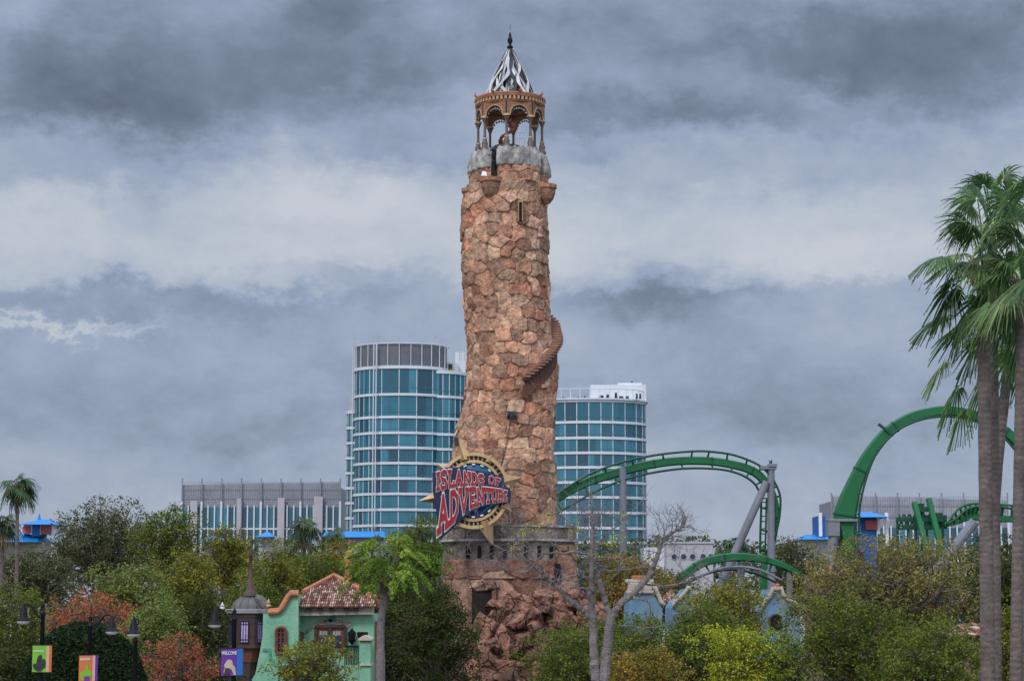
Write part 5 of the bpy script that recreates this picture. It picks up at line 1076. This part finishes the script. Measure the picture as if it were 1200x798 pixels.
# far wood as one mass
n = 60000; xs = NR.uniform(-95, 95, n); yy = NR.uniform(268, 292, n); hgt = 12+4.5*fbm(np.c_[xs*.12, yy*.02, xs*0], 3, 5); zz_ = hgt*NR.rand(n); pts = np.c_[xs, yy, zz_]
cc = np.array(CT['oak'])[NR.randint(0, 4, n)]*(.7+.6*NR.rand(n))[:,None]
tag(leaf_cloud('far_wood', pts, np.full(n, .36), cc, M['leaf']), 'dark far off woodland behind the park trees', 'woodland', kind='stuff')
BT = 'trees in the background belt'
T = [('oak_tree','large rounded grey green oak, tallest crown at the far left','tree',118,588,66,215,'oak',690,{}),
 ('oak_tree','low spreading grey green tree below the blue pavilion','tree',38,640,58,185,'oak',720,{}),
 ('broadleaf_tree','dark glossy broadleaf tree in front of the left end of the parking block','tree',192,592,42,205,'green',680,{}),
 ('broadleaf_tree','dense olive tree in front of the mesh screened parking block','tree',262,612,36,190,'olive',700,{}),
 ('pine_tree','soft yellow green tree left of the domed spire','tree',222,642,42,170,'olive',740,{}),
 ('pine_tree','yellow green tree right of the domed spire','tree',318,640,38,165,'olive',720,{}),
 ('broadleaf_tree','dark green tree behind the tiled roof of the mint house','tree',365,640,40,180,'green',730,{}),
 ('broadleaf_tree','brownish green tree behind the red chimney spike','tree',398,632,34,185,'rust',730,{}),
 ('broadleaf_tree','mid green tree standing between hotel and compass sign','tree',492,603,34,190,'green',700,{}),
 ('broadleaf_tree','tall dark green tree filling the gap behind the fern tree','tree',440,650,55,160,'deep',760,{}),
 ('shrub_tree','bushy green tree at the left picture edge under the oak','tree',15,688,55,120,'green',800,{}),
 ('shrub_tree','grey green tree between oak and red blossoming tree','tree',150,655,50,150,'sage',740,{}),
 ('flowering_tree','coral red blossoming tree behind the street lamps','tree',108,692,62,108,'coral',770,dict(airy=.45,cover=2.7)),
 ('flowering_tree','smaller coral red tree left of the purple welcome banner','tree',210,740,42,84,'coral',830,dict(airy=.5,cover=2.5,leaf=.042)),
 ('shrub_tree','fluffy sage green tree beside the coral blossoms','tree',180,692,42,100,'sage',815,{}),
 ('shrub_tree','deep green tree left of the timber oriel','tree',238,690,42,128,'deep',800,{}),
 ('shrub_tree','dark green tree directly behind the grey dome','tree',300,668,48,140,'green',790,{}),
 ('shrub_tree','olive and yellow shrub in front of the mint house door','shrub',366,748,54,82,'olive',820,dict(airy=.15,cover=4.0)),
 ('broadleaf_tree','dense dark tree left of the lighthouse doorway','tree',510,672,54,92,'deep',830,dict(cover=5)),
 ('broadleaf_tree','olive and rust coloured tree behind the bare tree','tree',738,645,50,150,'rust',745,{}),
 ('shrub_tree','leafy green shrub spreading over the boulders','shrub',682,722,66,105,'green',830,{}),
 ('shrub_tree','green shrub under the pale blue house','shrub',752,712,52,102,'green',830,{}),
 ('broadleaf_tree','grey green tree in front of the round windows','tree',785,668,34,170,'oak',740,{}),
 ('broadleaf_tree','soft yellow olive tree below the low green arch','tree',852,672,52,104,'olive',770,{}),
 ('broadleaf_tree','mid green tree in front of the small blue gable','tree',822,702,54,92,'green',815,{}),
 ('shrub_tree','bright lime green shrub at the bottom right of centre','shrub',868,730,50,74,'lime',830,{}),
 ('oak_tree','grey oak crown right of the grey A-frame support','tree',930,630,40,200,'oak',720,{}),
 ('broadleaf_tree','wide open tree with brown green leaves left of the palm trunks','tree',1035,628,116,76,'brown',775,dict(airy=.25,cover=3.8,lobes=70,leaf=.046)),
 ('broadleaf_tree','dense green tree below the blue bell gable','tree',992,690,62,70,'green',830,{}),
 ('shrub_tree','dark shrub directly below the blue bell gable','shrub',915,742,34,92,'deep',840,{}),
 ('broadleaf_tree','green tree at the foot of the palm trunks','tree',1090,722,70,66,'green',830,{}),
 ('broadleaf_tree','dark tree closing the view behind the palm trunks','tree',1175,622,52,125,'deep',800,{}),
 ('shrub_tree','rust green shrub at the right picture corner','shrub',1195,700,45,80,'olive',830,{}),
 ('shrub_tree','low dark shrub between mint house and dark tree','shrub',466,735,36,106,'deep',840,{}),
 ('shrub_tree','brown green shrub below the bare tree','shrub',755,758,62,82,'rust',840,{}),
 ('oak_tree','grey green tree filling the gap right of the lighthouse base','tree',700,662,44,165,'oak',770,{}),
 ('shrub_tree','dark shrub in the bottom left corner','shrub',20,752,42,86,'deep',840,{}),
 ('shrub_tree','dark shrub under the timber oriel','shrub',245,768,42,88,'deep',850,{}),
 ('broadleaf_tree','grey green tree left of the lime shrub','tree',800,745,42,84,'deep',850,{}),
]
for (nm, lb, ct, px, yt, hw, D, pl, yb, kw) in T: tree(nm, lb, ct, px, yt, hw, D, pl, yb, **kw)
# clipped dark hedge dome
def hedge():
    NR.seed(3); D = 74; root = thing('clipped_hedge', 'big rounded dark green clipped hedge behind the banner lamps', 'hedge', (P(97,760,D).x, D, 0)); mp = MPP(D); rx = 79*mp; zt = P(97,728,D).z; n = 60000
    d = NR.randn(n, 3); d[:,2] = np.abs(d[:,2]); d /= np.linalg.norm(d, axis=1)[:,None]; k = 1-np.abs(NR.randn(n))*.03
    lump = 1+.05*(fbm(d*5, 3, 2)-.5)*2; pts = np.c_[P(97,760,D).x+d[:,0]*rx*k*lump, D+d[:,1]*rx*.9*k*lump, 2.2+(zt-2.2)*np.power(d[:,2], .8)*k*lump]
    low = NR.rand(n) < .18; pts[low, 2] = NR.rand(low.sum())*2.6; aa = NR.rand(low.sum())*6.283; pts[low, 0] = P(97,760,D).x+rx*np.cos(aa); pts[low, 1] = D+rx*.9*np.sin(aa)
    pl = np.array([(.026,.045,.018),(.036,.058,.022),(.020,.034,.014)]); c = pl[NR.randint(0,3,n)]*(.7+.6*NR.rand(n))[:,None]
    leaf_cloud('foliage', pts, np.full(n, .065), c, M['leaf'], root); mb = MB(); mb.lathe((P(97,760,D).x, D, 0), [(0,zt*.93),(rx*.5,zt*.84),(rx*.78,zt*.6),(rx*.84,2),(rx*.84,0)], 24); mb.build('inner_mass', mat('twig_mass', (.02,.022,.012), .95, var=.4), root, smooth=True)
hedge()

# ---- palms
def strip_mesh(name, rows, cols, m, parent):
    """rows: list of strips, each an array (k,2,3)"""
    V = []; F = []; C = []; b = 0
    for r, c in zip(rows, cols):
        k = len(r); V.append(r.reshape(-1, 3)); C.append(np.repeat(np.array([c]), 2*k, 0)); i = np.arange(k-1)*2+b; F.append(np.c_[i, i+1, i+3, i+2]); b += 2*k
    return np_mesh(name, np.concatenate(V), np.concatenate(F), np.concatenate(C), m, parent)
def fan_palm(name, label, base, hub, r0, nf, fanR, pet, wind, seed, group=None, cols=((.055,.115,.035),(.04,.085,.03),(.08,.14,.04)), nseg=26, mid=None, dead=2, targets=None, el=(-35, 85), lean=None, bark='palmtrunk', sub=5):
    rg = np.random.RandomState(seed); base = Vector(base); hub = Vector(hub); root = thing(name, label, 'palm tree', base, group)
    pts = [base, base.lerp(hub, .33), base.lerp(hub, .66), hub] if mid is None else [base, Vector(mid), hub]
    pp = [Vector(tuple(p)) for p in spline([tuple(p) for p in pts], 16)]
    mb = MB(); rad = [r0*(1.25-.3*min(1, i/4) if i < 5 else .97-.2*i/len(pp))*(1+.03*math.sin(i*2.3+seed)) for i in range(len(pp))]; mb.tube(pp, rad, 14); mb.build('trunk', M[bark], root, smooth=True)
    mb = MB(); rg2 = random.Random(seed)      # old leaf boots round the hub
    for i in range(26):
        a = i*2.4; z = -.9+1.1*i/26; c = hub+Vector((math.cos(a)*r0*.9, math.sin(a)*r0*.9, z*r0*3)); mb.tube([c, c+Vector((math.cos(a)*r0*.9, math.sin(a)*r0*.9, r0*1.2))], [r0*.3, r0*.12], 5)
    mb.build('leaf_boots', M['terracotta'] if seed % 2 else M['bark'], root)
    wind = np.array(wind, float); H = np.array(hub)
    tg = [Vector(t) for t in (targets or [])]
    for i in range(nf+len(tg)):
        az = 2.399963*i+rg.uniform(-.3,.3); t = (i+.5)/nf; e = math.radians(el[1]+(el[0]-el[1])*min(1,t)**.85+rg.uniform(-8,8)); d = np.array((math.cos(az)*math.cos(e), math.sin(az)*math.cos(e), math.sin(e)))
        d = d+wind*.35*(1-.2*t); d /= np.linalg.norm(d); R_ = fanR*rg.uniform(.8,1.15); pl = pet*rg.uniform(.75,1.15)
        if i >= nf:
            tv = np.array(tg[i-nf])-H; pl = float(np.linalg.norm(tv)); d = tv/pl+np.array((0,0,.22)); d /= np.linalg.norm(d); R_ = fanR*rg.uniform(.85,1.1)
        k = 7; tt = np.linspace(0, 1, k); up = np.array((0,0,1.0)); pet_pts = H+np.outer(tt*pl, d)+np.outer(-.28*pl*tt**2, up)+np.outer(.12*pl*tt**2, wind)
        c = pet_pts[-1]; ax = pet_pts[-1]-pet_pts[-2]; ax /= np.linalg.norm(ax); ax = ax+np.array((0,0,-.25)); ax /= np.linalg.norm(ax)
        s = np.cross(ax, up+rg.randn(3)*.25); s /= np.linalg.norm(s); n = np.cross(s, ax); base_c = np.array(cols[rg.randint(len(cols))])*rg.uniform(.8,1.2); rows = []; cc = []
        isdead = nf-dead <= i < nf
        if isdead: base_c = np.array((.16,.10,.05))
        w = np.linspace(-1, 1, 3)
        rows.append(np.stack([pet_pts-s*.03*fanR/1.1, pet_pts+s*.03*fanR/1.1], 1)); cc.append(base_c*1.3)
        fold = rg.uniform(.05,.35)
        for q in range(nseg):
            ph = (q/(nseg-1)-.5)*2*math.radians(128); dd = math.cos(ph)*ax+math.sin(ph)*s; dd = dd-n*fold*abs(math.sin(ph)); L = R_*(.82+.18*math.cos(ph))*rg.uniform(.9,1.08); kk = sub+2; tt = np.linspace(.06, 1, kk)
            droop = rg.uniform(.6,1.5)*(1.5 if isdead else 1); sw = np.cross(dd, n); sw /= np.linalg.norm(sw)
            P_ = c+np.outer(tt*L, dd)+np.outer(-droop*L*np.clip(tt-.35,0,1)**1.6, up)+np.outer(.55*L*np.clip(tt-.3,0,1)**1.5, wind)
            wd = np.where(tt < .5, tt, .5*(1-tt)/.5)*L*math.radians(256/(nseg-1))*.52; z = ((q % 2)-.5)*.04*L
            rows.append(np.stack([P_-np.outer(wd, sw)+n*z*tt[:,None], P_+np.outer(wd, sw)-n*z*tt[:,None]], 1)); cc.append(base_c*rg.uniform(.6,1.6)+np.array((.03,.03,0))*(rg.rand() < .15))
        strip_mesh('frond', rows, cc, M['palmleaf'], root)
    return root
PG = 'tall fan palms at the right edge'
def gp(px, D): p = P(px, 798, D); return p
def palm_near(label, pb, ph, D, r, nf, seed, tgs, wind=(-.35,.1,-.1), el=(-30, 85), **kw):
    top = P(ph[0], ph[1], D); bot = P(pb[0], pb[1], D); f = (top.z)/(top.z-bot.z); base = top.lerp(bot, f); rq = random.Random(seed)
    tg = [tuple(P(a, b, D)+Vector((0, rq.uniform(-.9,.6), 0))) for a, b in tgs]
    return fan_palm('fan_palm', label, base, top, r, nf, .84, .8, wind, seed, PG, nseg=34, el=el, dead=0, targets=tg, **kw)
NEARC = ((.070,.14,.040),(.050,.105,.032),(.11,.19,.055),(.17,.24,.09),(.045,.085,.03))
palm_near('tall fan palm with wind blown crown, its thick trunk leftmost at the right edge', (1158,798), (1151.5,315), 50, .195, 5, 3, [(1098,298),(1130,240),(1140,262),(1150,200),(1122,335),(1142,300),(1165,255),(1172,300),(1160,330),(1132,362),(1128,285),(1148,345)], cols=NEARC)
palm_near('fan palm standing just behind the leftmost trunk, dark narrow stem', (1168,798), (1163,272), 53.5, .15, 4, 8, [(1146,204),(1160,186),(1176,240),(1186,275),(1152,262),(1172,196),(1140,222)], wind=(-.1,.1,.1), cols=NEARC)
palm_near('lower fan palm with trunk slanting up to the right', (1160,798), (1187,385), 56, .165, 4, 5, [(1104,362),(1130,378),(1118,418),(1138,442),(1152,402),(1168,432),(1175,408),(1196,420),(1146,362),(1172,360),(1145,462)], el=(-50,40), cols=NEARC, mid=tuple(P(1165,600,56)))
palm_near('straight grey fan palm trunk second from the right edge', (1190,798), (1198,335), 48, .155, 5, 12, [(1182,198),(1196,222),(1182,300),(1176,345),(1204,186),(1215,270),(1188,262),(1200,300),(1190,355),(1210,330)], cols=NEARC)
palm_near('fan palm cut by the right picture edge', (1204,798), (1208,345), 52, .15, 8, 14, [(1192,372),(1186,330),(1196,400),(1215,380)], cols=NEARC)
# far palms
def palm_far(label, px, yhub, D, r, fanR, pet, nf, seed, wind, el=(-50,80), cols=((.04,.07,.03),(.05,.09,.03),(.03,.055,.025)), dead=1):
    h = P(px, yhub, D); fan_palm('fan_palm', label, (P(px+1, 700, D).x, D, 0), h, r, nf, fanR, pet, wind, seed, 'slender fan palms in the distance', nseg=18, el=el, cols=cols, dead=dead, sub=3)
palm_far('slender fan palm with wind tossed crown standing against the sky at far left', 20.5, 568, 160, .17, 1.0, .9, 18, 21, (.45,0,-.1), dead=2)
palm_far('shorter fan palm half cut by the left picture edge', 3, 612, 165, .17, 1.0, .8, 16, 22, (.3,0,-.1))
palm_far('fan palm crown rising above the olive trees below the parking block', 357, 620, 200, .2, 1.3, 1.1, 16, 23, (.1,0,0), (-30,80))
palm_far('small fan palm beside the blue shelter roof', 392, 628, 205, .2, 1.0, .8, 12, 24, (0,0,0), (-30,80))
palm_far('dark fan palm crown above the low green arch', 860, 641, 215, .2, 1.4, 1.2, 16, 25, (.1,0,0), (-35,85))
palm_far('bushy fan palm half hidden behind the olive tree near the hotel foot', 335, 650, 190, .2, 1.3, 1.2, 14, 26, (0,0,0), (-40,80), cols=((.07,.10,.05),(.09,.12,.06)))
# feathery tree fern
def feather_tree():
    NR.seed(9); D = 84; mp = MPP(D); hub = P(452,690,D); base = Vector((P(446,798,D).x, D, 0)); root = thing('feathery_tree', 'bright green feathery leaved tree with pale trunk beside the mint house', 'tree', base)
    mb = MB(); mb.tube([Vector(tuple(p)) for p in spline([tuple(base), tuple(P(446,760,D)), tuple(P(447,725,D)), tuple(hub)], 8)], [.2]*8+[.16]*16+[.13], 10)
    tips = [(432,640,.3),(420,650,-.6),(415,668,.5),(445,625,-.5),(458,618,.4),(470,630,-.4),(424,690,.8),(440,655,.9),(465,650,-.9),(480,645,.5),(495,655,-.4),(430,670,-1),(455,640,1.3),(474,672,.9),(418,636,.2),(437,612,.1)]
    br = []
    for (a, b, dy) in tips:
        e = P(a, b, D)+Vector((0, dy*1.6, 0)); mb.tube([hub-Vector((0,0,.3)), hub.lerp(e, .5)+Vector((0,0,-.15)), e], [.055,.035,.015], 5, caps=False); br.append(e)
    mb.build('trunk', M['greybark'], root)
    pal = np.array([(.20,.32,.045),(.27,.38,.055),(.13,.22,.035),(.33,.42,.08)]); PT = []; CC = []
    def plume(o, d, L, n, hang=1.25):
        d = np.array(d, float); d /= np.linalg.norm(d); t = NR.rand(n)**.8; sp_ = np.cross(d, (0,0,1)); sp_ /= np.linalg.norm(sp_)+1e-6
        c = o+np.outer(t*L, d)+np.outer(-hang*L*t**2, (0,0,1)); lat = NR.uniform(-1,1,n)*.23*np.sin(np.pi*np.minimum(1, t*.85+.12)); k = np.round(t*14)/14
        p = c+lat[:,None]*sp_+np.outer(-.55*np.abs(lat), (0,0,1))+NR.randn(n,3)*.012+np.outer((k-t)*L*.7, d); PT.append(p); CC.append(np.repeat(pal[[NR.randint(4)]], n, 0)*NR.uniform(.7,1.25))
    cen = np.array(P(454,668,D))
    starts = [(436,650),(446,640),(456,636),(468,642),(478,652),(430,664),(440,668),(452,660),(464,664),(474,668),(436,682),(448,684),(460,680)]
    for si_, (a, b) in enumerate(starts):
        for q in range(7):
            o = np.array(P(a, b, D))+NR.randn(3)*np.array((.18,.5,.15)); d = (o-cen)*np.array((.9,.6,.9))+NR.randn(3)*np.array((.45,.5,.25)); d[2] = abs(d[2])*.55+.25; plume(o, d, NR.uniform(.95,1.5), 300, 1.0)
    for (a, b, dx) in ((478,652,1),(482,660,1),(476,646,1),(484,668,1),(480,640,1),(432,650,-1),(430,664,-1),(434,640,-1),(438,676,-1)):
        plume(np.array(P(a, b, D)), (dx, NR.uniform(-.3,.3), .45), NR.uniform(1.5,2.1)*(1 if dx > 0 else .6), 520, .55)
    PT = np.concatenate(PT); leaf_cloud('foliage', PT, np.full(len(PT), .036), np.concatenate(CC)*(.75+.5*NR.rand(len(PT)))[:,None], M['leaf'], root)
feather_tree()

# ---- bare tree
def bare_tree():
    rg = random.Random(17); D = 60.0
    root = thing('bare_tree', 'bare grey twin trunked tree with a few yellow green buds in front of the boulders', 'tree', (P(697,798,D).x, D, 0)); mb = MB(); ends = []; mp = MPP(D)
    def q(a, b, dy=0): return P(580+a/4.03, 600+b/4.03, D)+Vector((0, dy, 0))
    def limb(pts, w0, w1, dy0=0, dy1=0, n=6):
        s = spline([tuple(q(a, b, dy0+(dy1-dy0)*i/(len(pts)-1))) for i, (a, b) in enumerate(pts)], n); V = [Vector(tuple(p)) for p in s]; k = len(V)
        V = [v+Vector((rg.gauss(0,.012), rg.gauss(0,.02), rg.gauss(0,.012))) for v in V]
        mb.tube(V, [(w0+(w1-w0)*i/(k-1))/4.03*mp/2 for i in range(k)], 9 if w0 > 20 else 6); return V
    def twig(p, d, L, r, depth):
        if depth == 0 or r < .003: ends.append(p); return
        n = 4; pts = [p]
        for i in range(n): d = (d+Vector((rg.gauss(0,.22), rg.gauss(0,.22), rg.gauss(.03,.2)))).normalized(); pts.append(pts[-1]+d*L/n)
        mb.tube(pts, [r*(1-.5*i/n) for i in range(n+1)], 4, caps=False)
        for k in range(rg.choice((2,2,3))):
            i = rg.randint(2, n); nd = (d+Vector((rg.gauss(0,.75), rg.gauss(0,.6), rg.gauss(.15,.6)))).normalized(); twig(pts[i], nd, L*rg.uniform(.6,.85), r*.62, depth-1)
    def sprout(V, n, L, r, depth, lo=.3, bias=(0,0,.3)):
        for k in range(n):
            i = rg.randint(int(len(V)*lo), len(V)-2); t = (V[i+1]-V[i-1]).normalized(); d = (t*.6+Vector((rg.gauss(0,.8)+bias[0], rg.gauss(0,.6), rg.gauss(0,.6)+bias[2]))).normalized(); twig(V[i], d, L*rg.uniform(.6,1.1), r, depth)
        twig(V[-1], (V[-1]-V[-3]).normalized(), L, r, depth)
    g0 = -P(600,798,D).z
    a = q(480,798); mb.tube([Vector((a.x,D,0)), a], [.24,.16], 10); a = q(515,798); mb.tube([Vector((a.x-.05,D+.1,0)), a], [.24,.16], 10)
    v1 = limb([(480,800),(470,700),(460,500),(456,350),(458,200),(462,60),(458,-20)], 50, 9); v2 = limb([(512,800),(530,640),(548,485)], 52, 42)
    vr = limb([(546,500),(590,435),(650,385),(730,300),(765,215),(790,150),(830,105),(880,75),(905,40)], 38, 7, 0, .6); vl = limb([(548,495),(515,400),(485,300),(470,240),(480,180),(470,90)], 30, 8, 0, -.4)
    v3 = limb([(445,495),(400,450),(350,415),(295,355),(240,305),(190,262),(130,215),(103,165),(100,105)], 28, 9, 0, -.8)
    v4 = limb([(480,388),(440,362),(355,357)], 14, 10, 0, -.6); v5 = limb([(455,320),(410,300),(380,298),(320,315),(265,330)], 11, 5, 0, -.7)
    v6 = limb([(700,335),(780,350),(880,335),(960,300),(1010,290)], 12, 4, .3, .2); v7 = limb([(455,215),(400,190),(330,195),(230,200),(180,255),(130,288),(50,268),(-10,245)], 13, 4, 0, -1)
    v8 = limb([(465,130),(400,100),(370,60),(330,20)], 10, 4, 0, .6); v9 = limb([(300,360),(340,310),(385,298),(400,250)], 7, 3, -.6, -.3); v10 = limb([(480,500),(560,530),(660,540),(760,545)], 10, 4, 0, .4)
    v11 = limb([(475,270),(540,275),(620,270),(700,258)], 9, 4, 0, -.5); v12 = limb([(460,180),(520,110),(580,60),(640,10)], 9, 3, 0, .4); v13 = limb([(130,215),(90,200),(30,175)], 7, 3, -.8,-1); v14 = limb([(560,440),(640,410),(720,420),(740,450)], 8, 3, 0, .5)
    for V, n in ((vr,22),(vl,6),(v3,10),(v5,4),(v6,6),(v7,9),(v8,6),(v11,6),(v12,6),(v13,3),(v14,3),(v10,3)): sprout(V, n, .52 if V in (vr,vl) else .75, .014, 4 if V is not v10 else 2, lo=.45 if V in (vr,) else .3)
    sprout(v1, 14, .6, .015, 4, lo=.5); sprout(v4, 2, .5, .012, 3)
    mb.build('trunk', M['greybark'], root)
    e = np.array([tuple(p) for p in ends]); tz_ = [q(*p) for p in ((215,65),(120,95),(95,150),(255,30),(560,130),(580,120),(470,205),(640,400),(590,20),(180,75),(140,110),(90,170),(540,150),(380,80))]; pts = []; 
    for c in tz_:
        for k in range(34): pts.append((c.x+rg.gauss(0,.13), D+rg.gauss(-.3,.3), c.z+rg.gauss(0,.09)))
    pts = np.array(pts); pal = np.array([(.42,.44,.06),(.5,.45,.08),(.3,.36,.05)]); tag(leaf_cloud('buds', pts, np.full(len(pts), .035), pal[NR.randint(0,3,len(pts))], M['leaf'], root), kind='stuff')
bare_tree()

# ------------------------------------------------------------------ street lamps with banners
LD = 65.0
def lamp_post(label, pole_px, top_y, lamp_px, lamp_y0, lamp_y1):
    t = P(pole_px, top_y, LD); root = thing('street_lamp', label, 'street lamp', (t.x, LD, 0), 'black street lamps with curved arms')
    mb = MB(); mb.lathe((t.x, LD, 0), [(.22,0),(.22,.25),(.14,.45),(.10,.7),(.085,1.2),(.065,t.z-.3),(.09,t.z-.28),(.09,t.z-.2),(.05,t.z-.18),(.045,t.z-.05),(.07,t.z),(0,t.z+.12)], 12); mb.build('pole', M['black'], root, smooth=True)
    h0 = P(lamp_px, lamp_y0, LD); h1 = P(lamp_px, lamp_y1, LD); s = 1 if h0.x > t.x else -1; w = abs(h0.x-t.x); H = h0.z-h1.z
    mb = MB(); z = h0.z
    mb.tube([Vector(tuple(p)) for p in spline([(t.x, LD, z-.42), (t.x+s*w*.3, LD, z-.30), (t.x+s*w*.6, LD, z-.02), (t.x+s*w*.85, LD, z+.03), (h0.x, LD, z-.02)], 5)], .032, 6)
    c = Vector((t.x+s*w*.28, LD, z-.12)); mb.tube([c+Vector((.11*math.cos(q)*s, 0, .11*math.sin(q))) for q in [k*.5 for k in range(-3, 9)]], .018, 5); mb.build('arm', M['black'], root, smooth=True)
    mb = MB(); mb.lathe((h0.x, LD, h1.z), [(0,H),(.04,H),(.05,H*.92),(.085,H*.88),(.085,H*.74),(.115,H*.70),(.125,H*.42),(.17,H*.30),(.235,H*.21),(.24,H*.17),(.2,H*.17)], 16); hd = mb.build('lamp_head', M['black'], root, smooth=True)
    mb = MB(); mb.lathe((h0.x, LD, h1.z), [(.21,H*.18),(.2,H*.08),(.13,0),(0,-.02)], 16); mb.build('lamp_globe', M['lampglass'], hd, smooth=True)
    return root
lamp_post('black street lamp carrying the green banner, lantern arm to the left', 50.5, 709.5, 27.8, 709, 731)
lamp_post('black street lamp carrying the orange banner, lantern arm to the right', 106, 724, 131.5, 721.5, 743)
lamp_post('black street lamp carrying the purple welcome banner, arm to the left', 275, 716, 252, 714.5, 735)
lamp_post('distant black street lamp half lost among the coral blossoms', 159, 741, 157, 724, 746)
def banner(label, x0, x1, y0, y1, pole, main, stripes, text, skew):
    root = thing('lamp_banner', label, 'banner', (P(pole,700,LD).x, LD-.16, P(600,y1,LD).z), 'banners hanging on the street lamps')
    a = P(x0, y0, LD); b = P(x1, y1, LD); w = b.x-a.x; Yb = LD-.16; xs = [0, .74]+[.74+.26*(i+1)/len(stripes) for i in range(len(stripes))]; ms = [main]+stripes
    sk = skew*w
    def pt(u, v, d=0): return Vector((a.x+w*u, Yb-.06*math.sin(u*3.0)-d, a.z+(b.z-a.z)*v+sk*(u-.5)))
    for i, (m) in enumerate(ms):
        mb = MB(); n = 6; vs = []
        for k in range(n+1):
            u = xs[i]+(xs[i+1]-xs[i])*k/n; vs += [pt(u, 0), pt(u, 1), pt(u, 1)+Vector((0,.02,0)), pt(u, 0)+Vector((0,.02,0))]
        mb.add(vs, [(k*4+q, k*4+4+q, k*4+4+(q+1)%4, k*4+(q+1)%4) for k in range(n) for q in range(4)]+[(0,1,2,3),(n*4+3,n*4+2,n*4+1,n*4)]); mb.build('banner_cloth' if i == 0 else 'banner_edge', M[m], root)
    for v in (-.01, 1.01):
        mb = MB(); mb.tube([pt(-.05, v, -.04), pt(1.03, v, -.04)], .022, 6); mb.tube([Vector((P(pole,700,LD).x, LD-.02, pt(.5,v).z)), pt(.5, v, -.03)], .02, 5); mb.build('banner_rod', M['black'], root)
    return root, pt, w, abs(b.z-a.z)
rt, pt, w, h = banner('green banner with dark picture on the leftmost street lamp', 39.7, 61.5, 756, 786.8, 50.5, 'bgreen', ['bstripe','borange'], None, .0)
def blob(pt, pts, m, root, d=.012): mb = MB(); mb.prism([pt(u, v, d) for u, v in pts], (0,.006,0)); return mb.build('banner_picture', M[m], root)
blob(pt, [(.3,.98),(.12,.9),(.03,.74),(.1,.66),(.22,.70),(.26,.5),(.36,.36),(.47,.33),(.54,.42),(.52,.52),(.66,.5),(.73,.62),(.70,.82),(.56,.9),(.5,.98)], 'bdark', rt)
mb = MB()
for k in range(9): mb.box(pt(.1+.062*k, .2, .02), (w*.035, .006, h*.045*(1+.3*(k%2))))
mb.build('banner_text', M['white'], rt)
rt, pt, w, h = banner('orange banner with green picture on the second street lamp', 94, 115.3, 767.6, 797.5, 106, 'borange', ['bstripe','bpurple'], None, .02)
blob(pt, [(.2,.95),(.06,.88),(.08,.7),(.2,.62),(.33,.6),(.40,.42),(.46,.34),(.52,.42),(.55,.56),(.68,.6),(.72,.76),(.62,.84),(.58,.98)], 'bgreen', rt); blob(pt, [(.3,.98),(.35,.8),(.6,.8),(.6,.98)], 'bpurple', rt, .02)
mb = MB()
for k in range(9): mb.box(pt(.1+.062*k, .1, .02), (w*.035, .006, h*.03)); mb.box(pt(.1+.062*k, .155, .02), (w*.04, .006, h*.045))
mb.build('banner_text', M['white'], rt)
rt, pt, w, h = banner('purple banner reading WELCOME on the street lamp by the timber oriel', 260.3, 285.2, 760, 791, 275, 'bpurple', ['bblue'], None, .03)
blob(pt, [(.2,.97),(.12,.85),(.18,.7),(.15,.58),(.28,.42),(.40,.38),(.52,.44),(.55,.58),(.66,.7),(.70,.97)], 'cream', rt); blob(pt, [(.14,.97),(.2,.7),(.4,.72),(.42,.97)], 'wood', rt, .02)
cu = bpy.data.curves.new('banner_text', 'FONT'); cu.body = 'WELCOME'; cu.size = h*.19; cu.align_x = 'CENTER'; cu.align_y = 'CENTER'; cu.offset = .0015; cu.extrude = .004
to = bpy.data.objects.new('banner_text', cu); COL.objects.link(to); dg = bpy.context.evaluated_depsgraph_get(); me = bpy.data.meshes.new_from_object(to.evaluated_get(dg)); bpy.data.objects.remove(to)
c = pt(.38, .15, .03); xx = [v.co.x for v in me.vertices]; k = w*.70/(max(xx)-min(xx)); me.transform(Matrix.Translation(c)@Matrix.Rotation(math.pi/2,4,'X')@Matrix.Scale(k,4,(1,0,0))); me.materials.clear(); me.materials.append(M['white']); link(me, 'banner_text', rt)
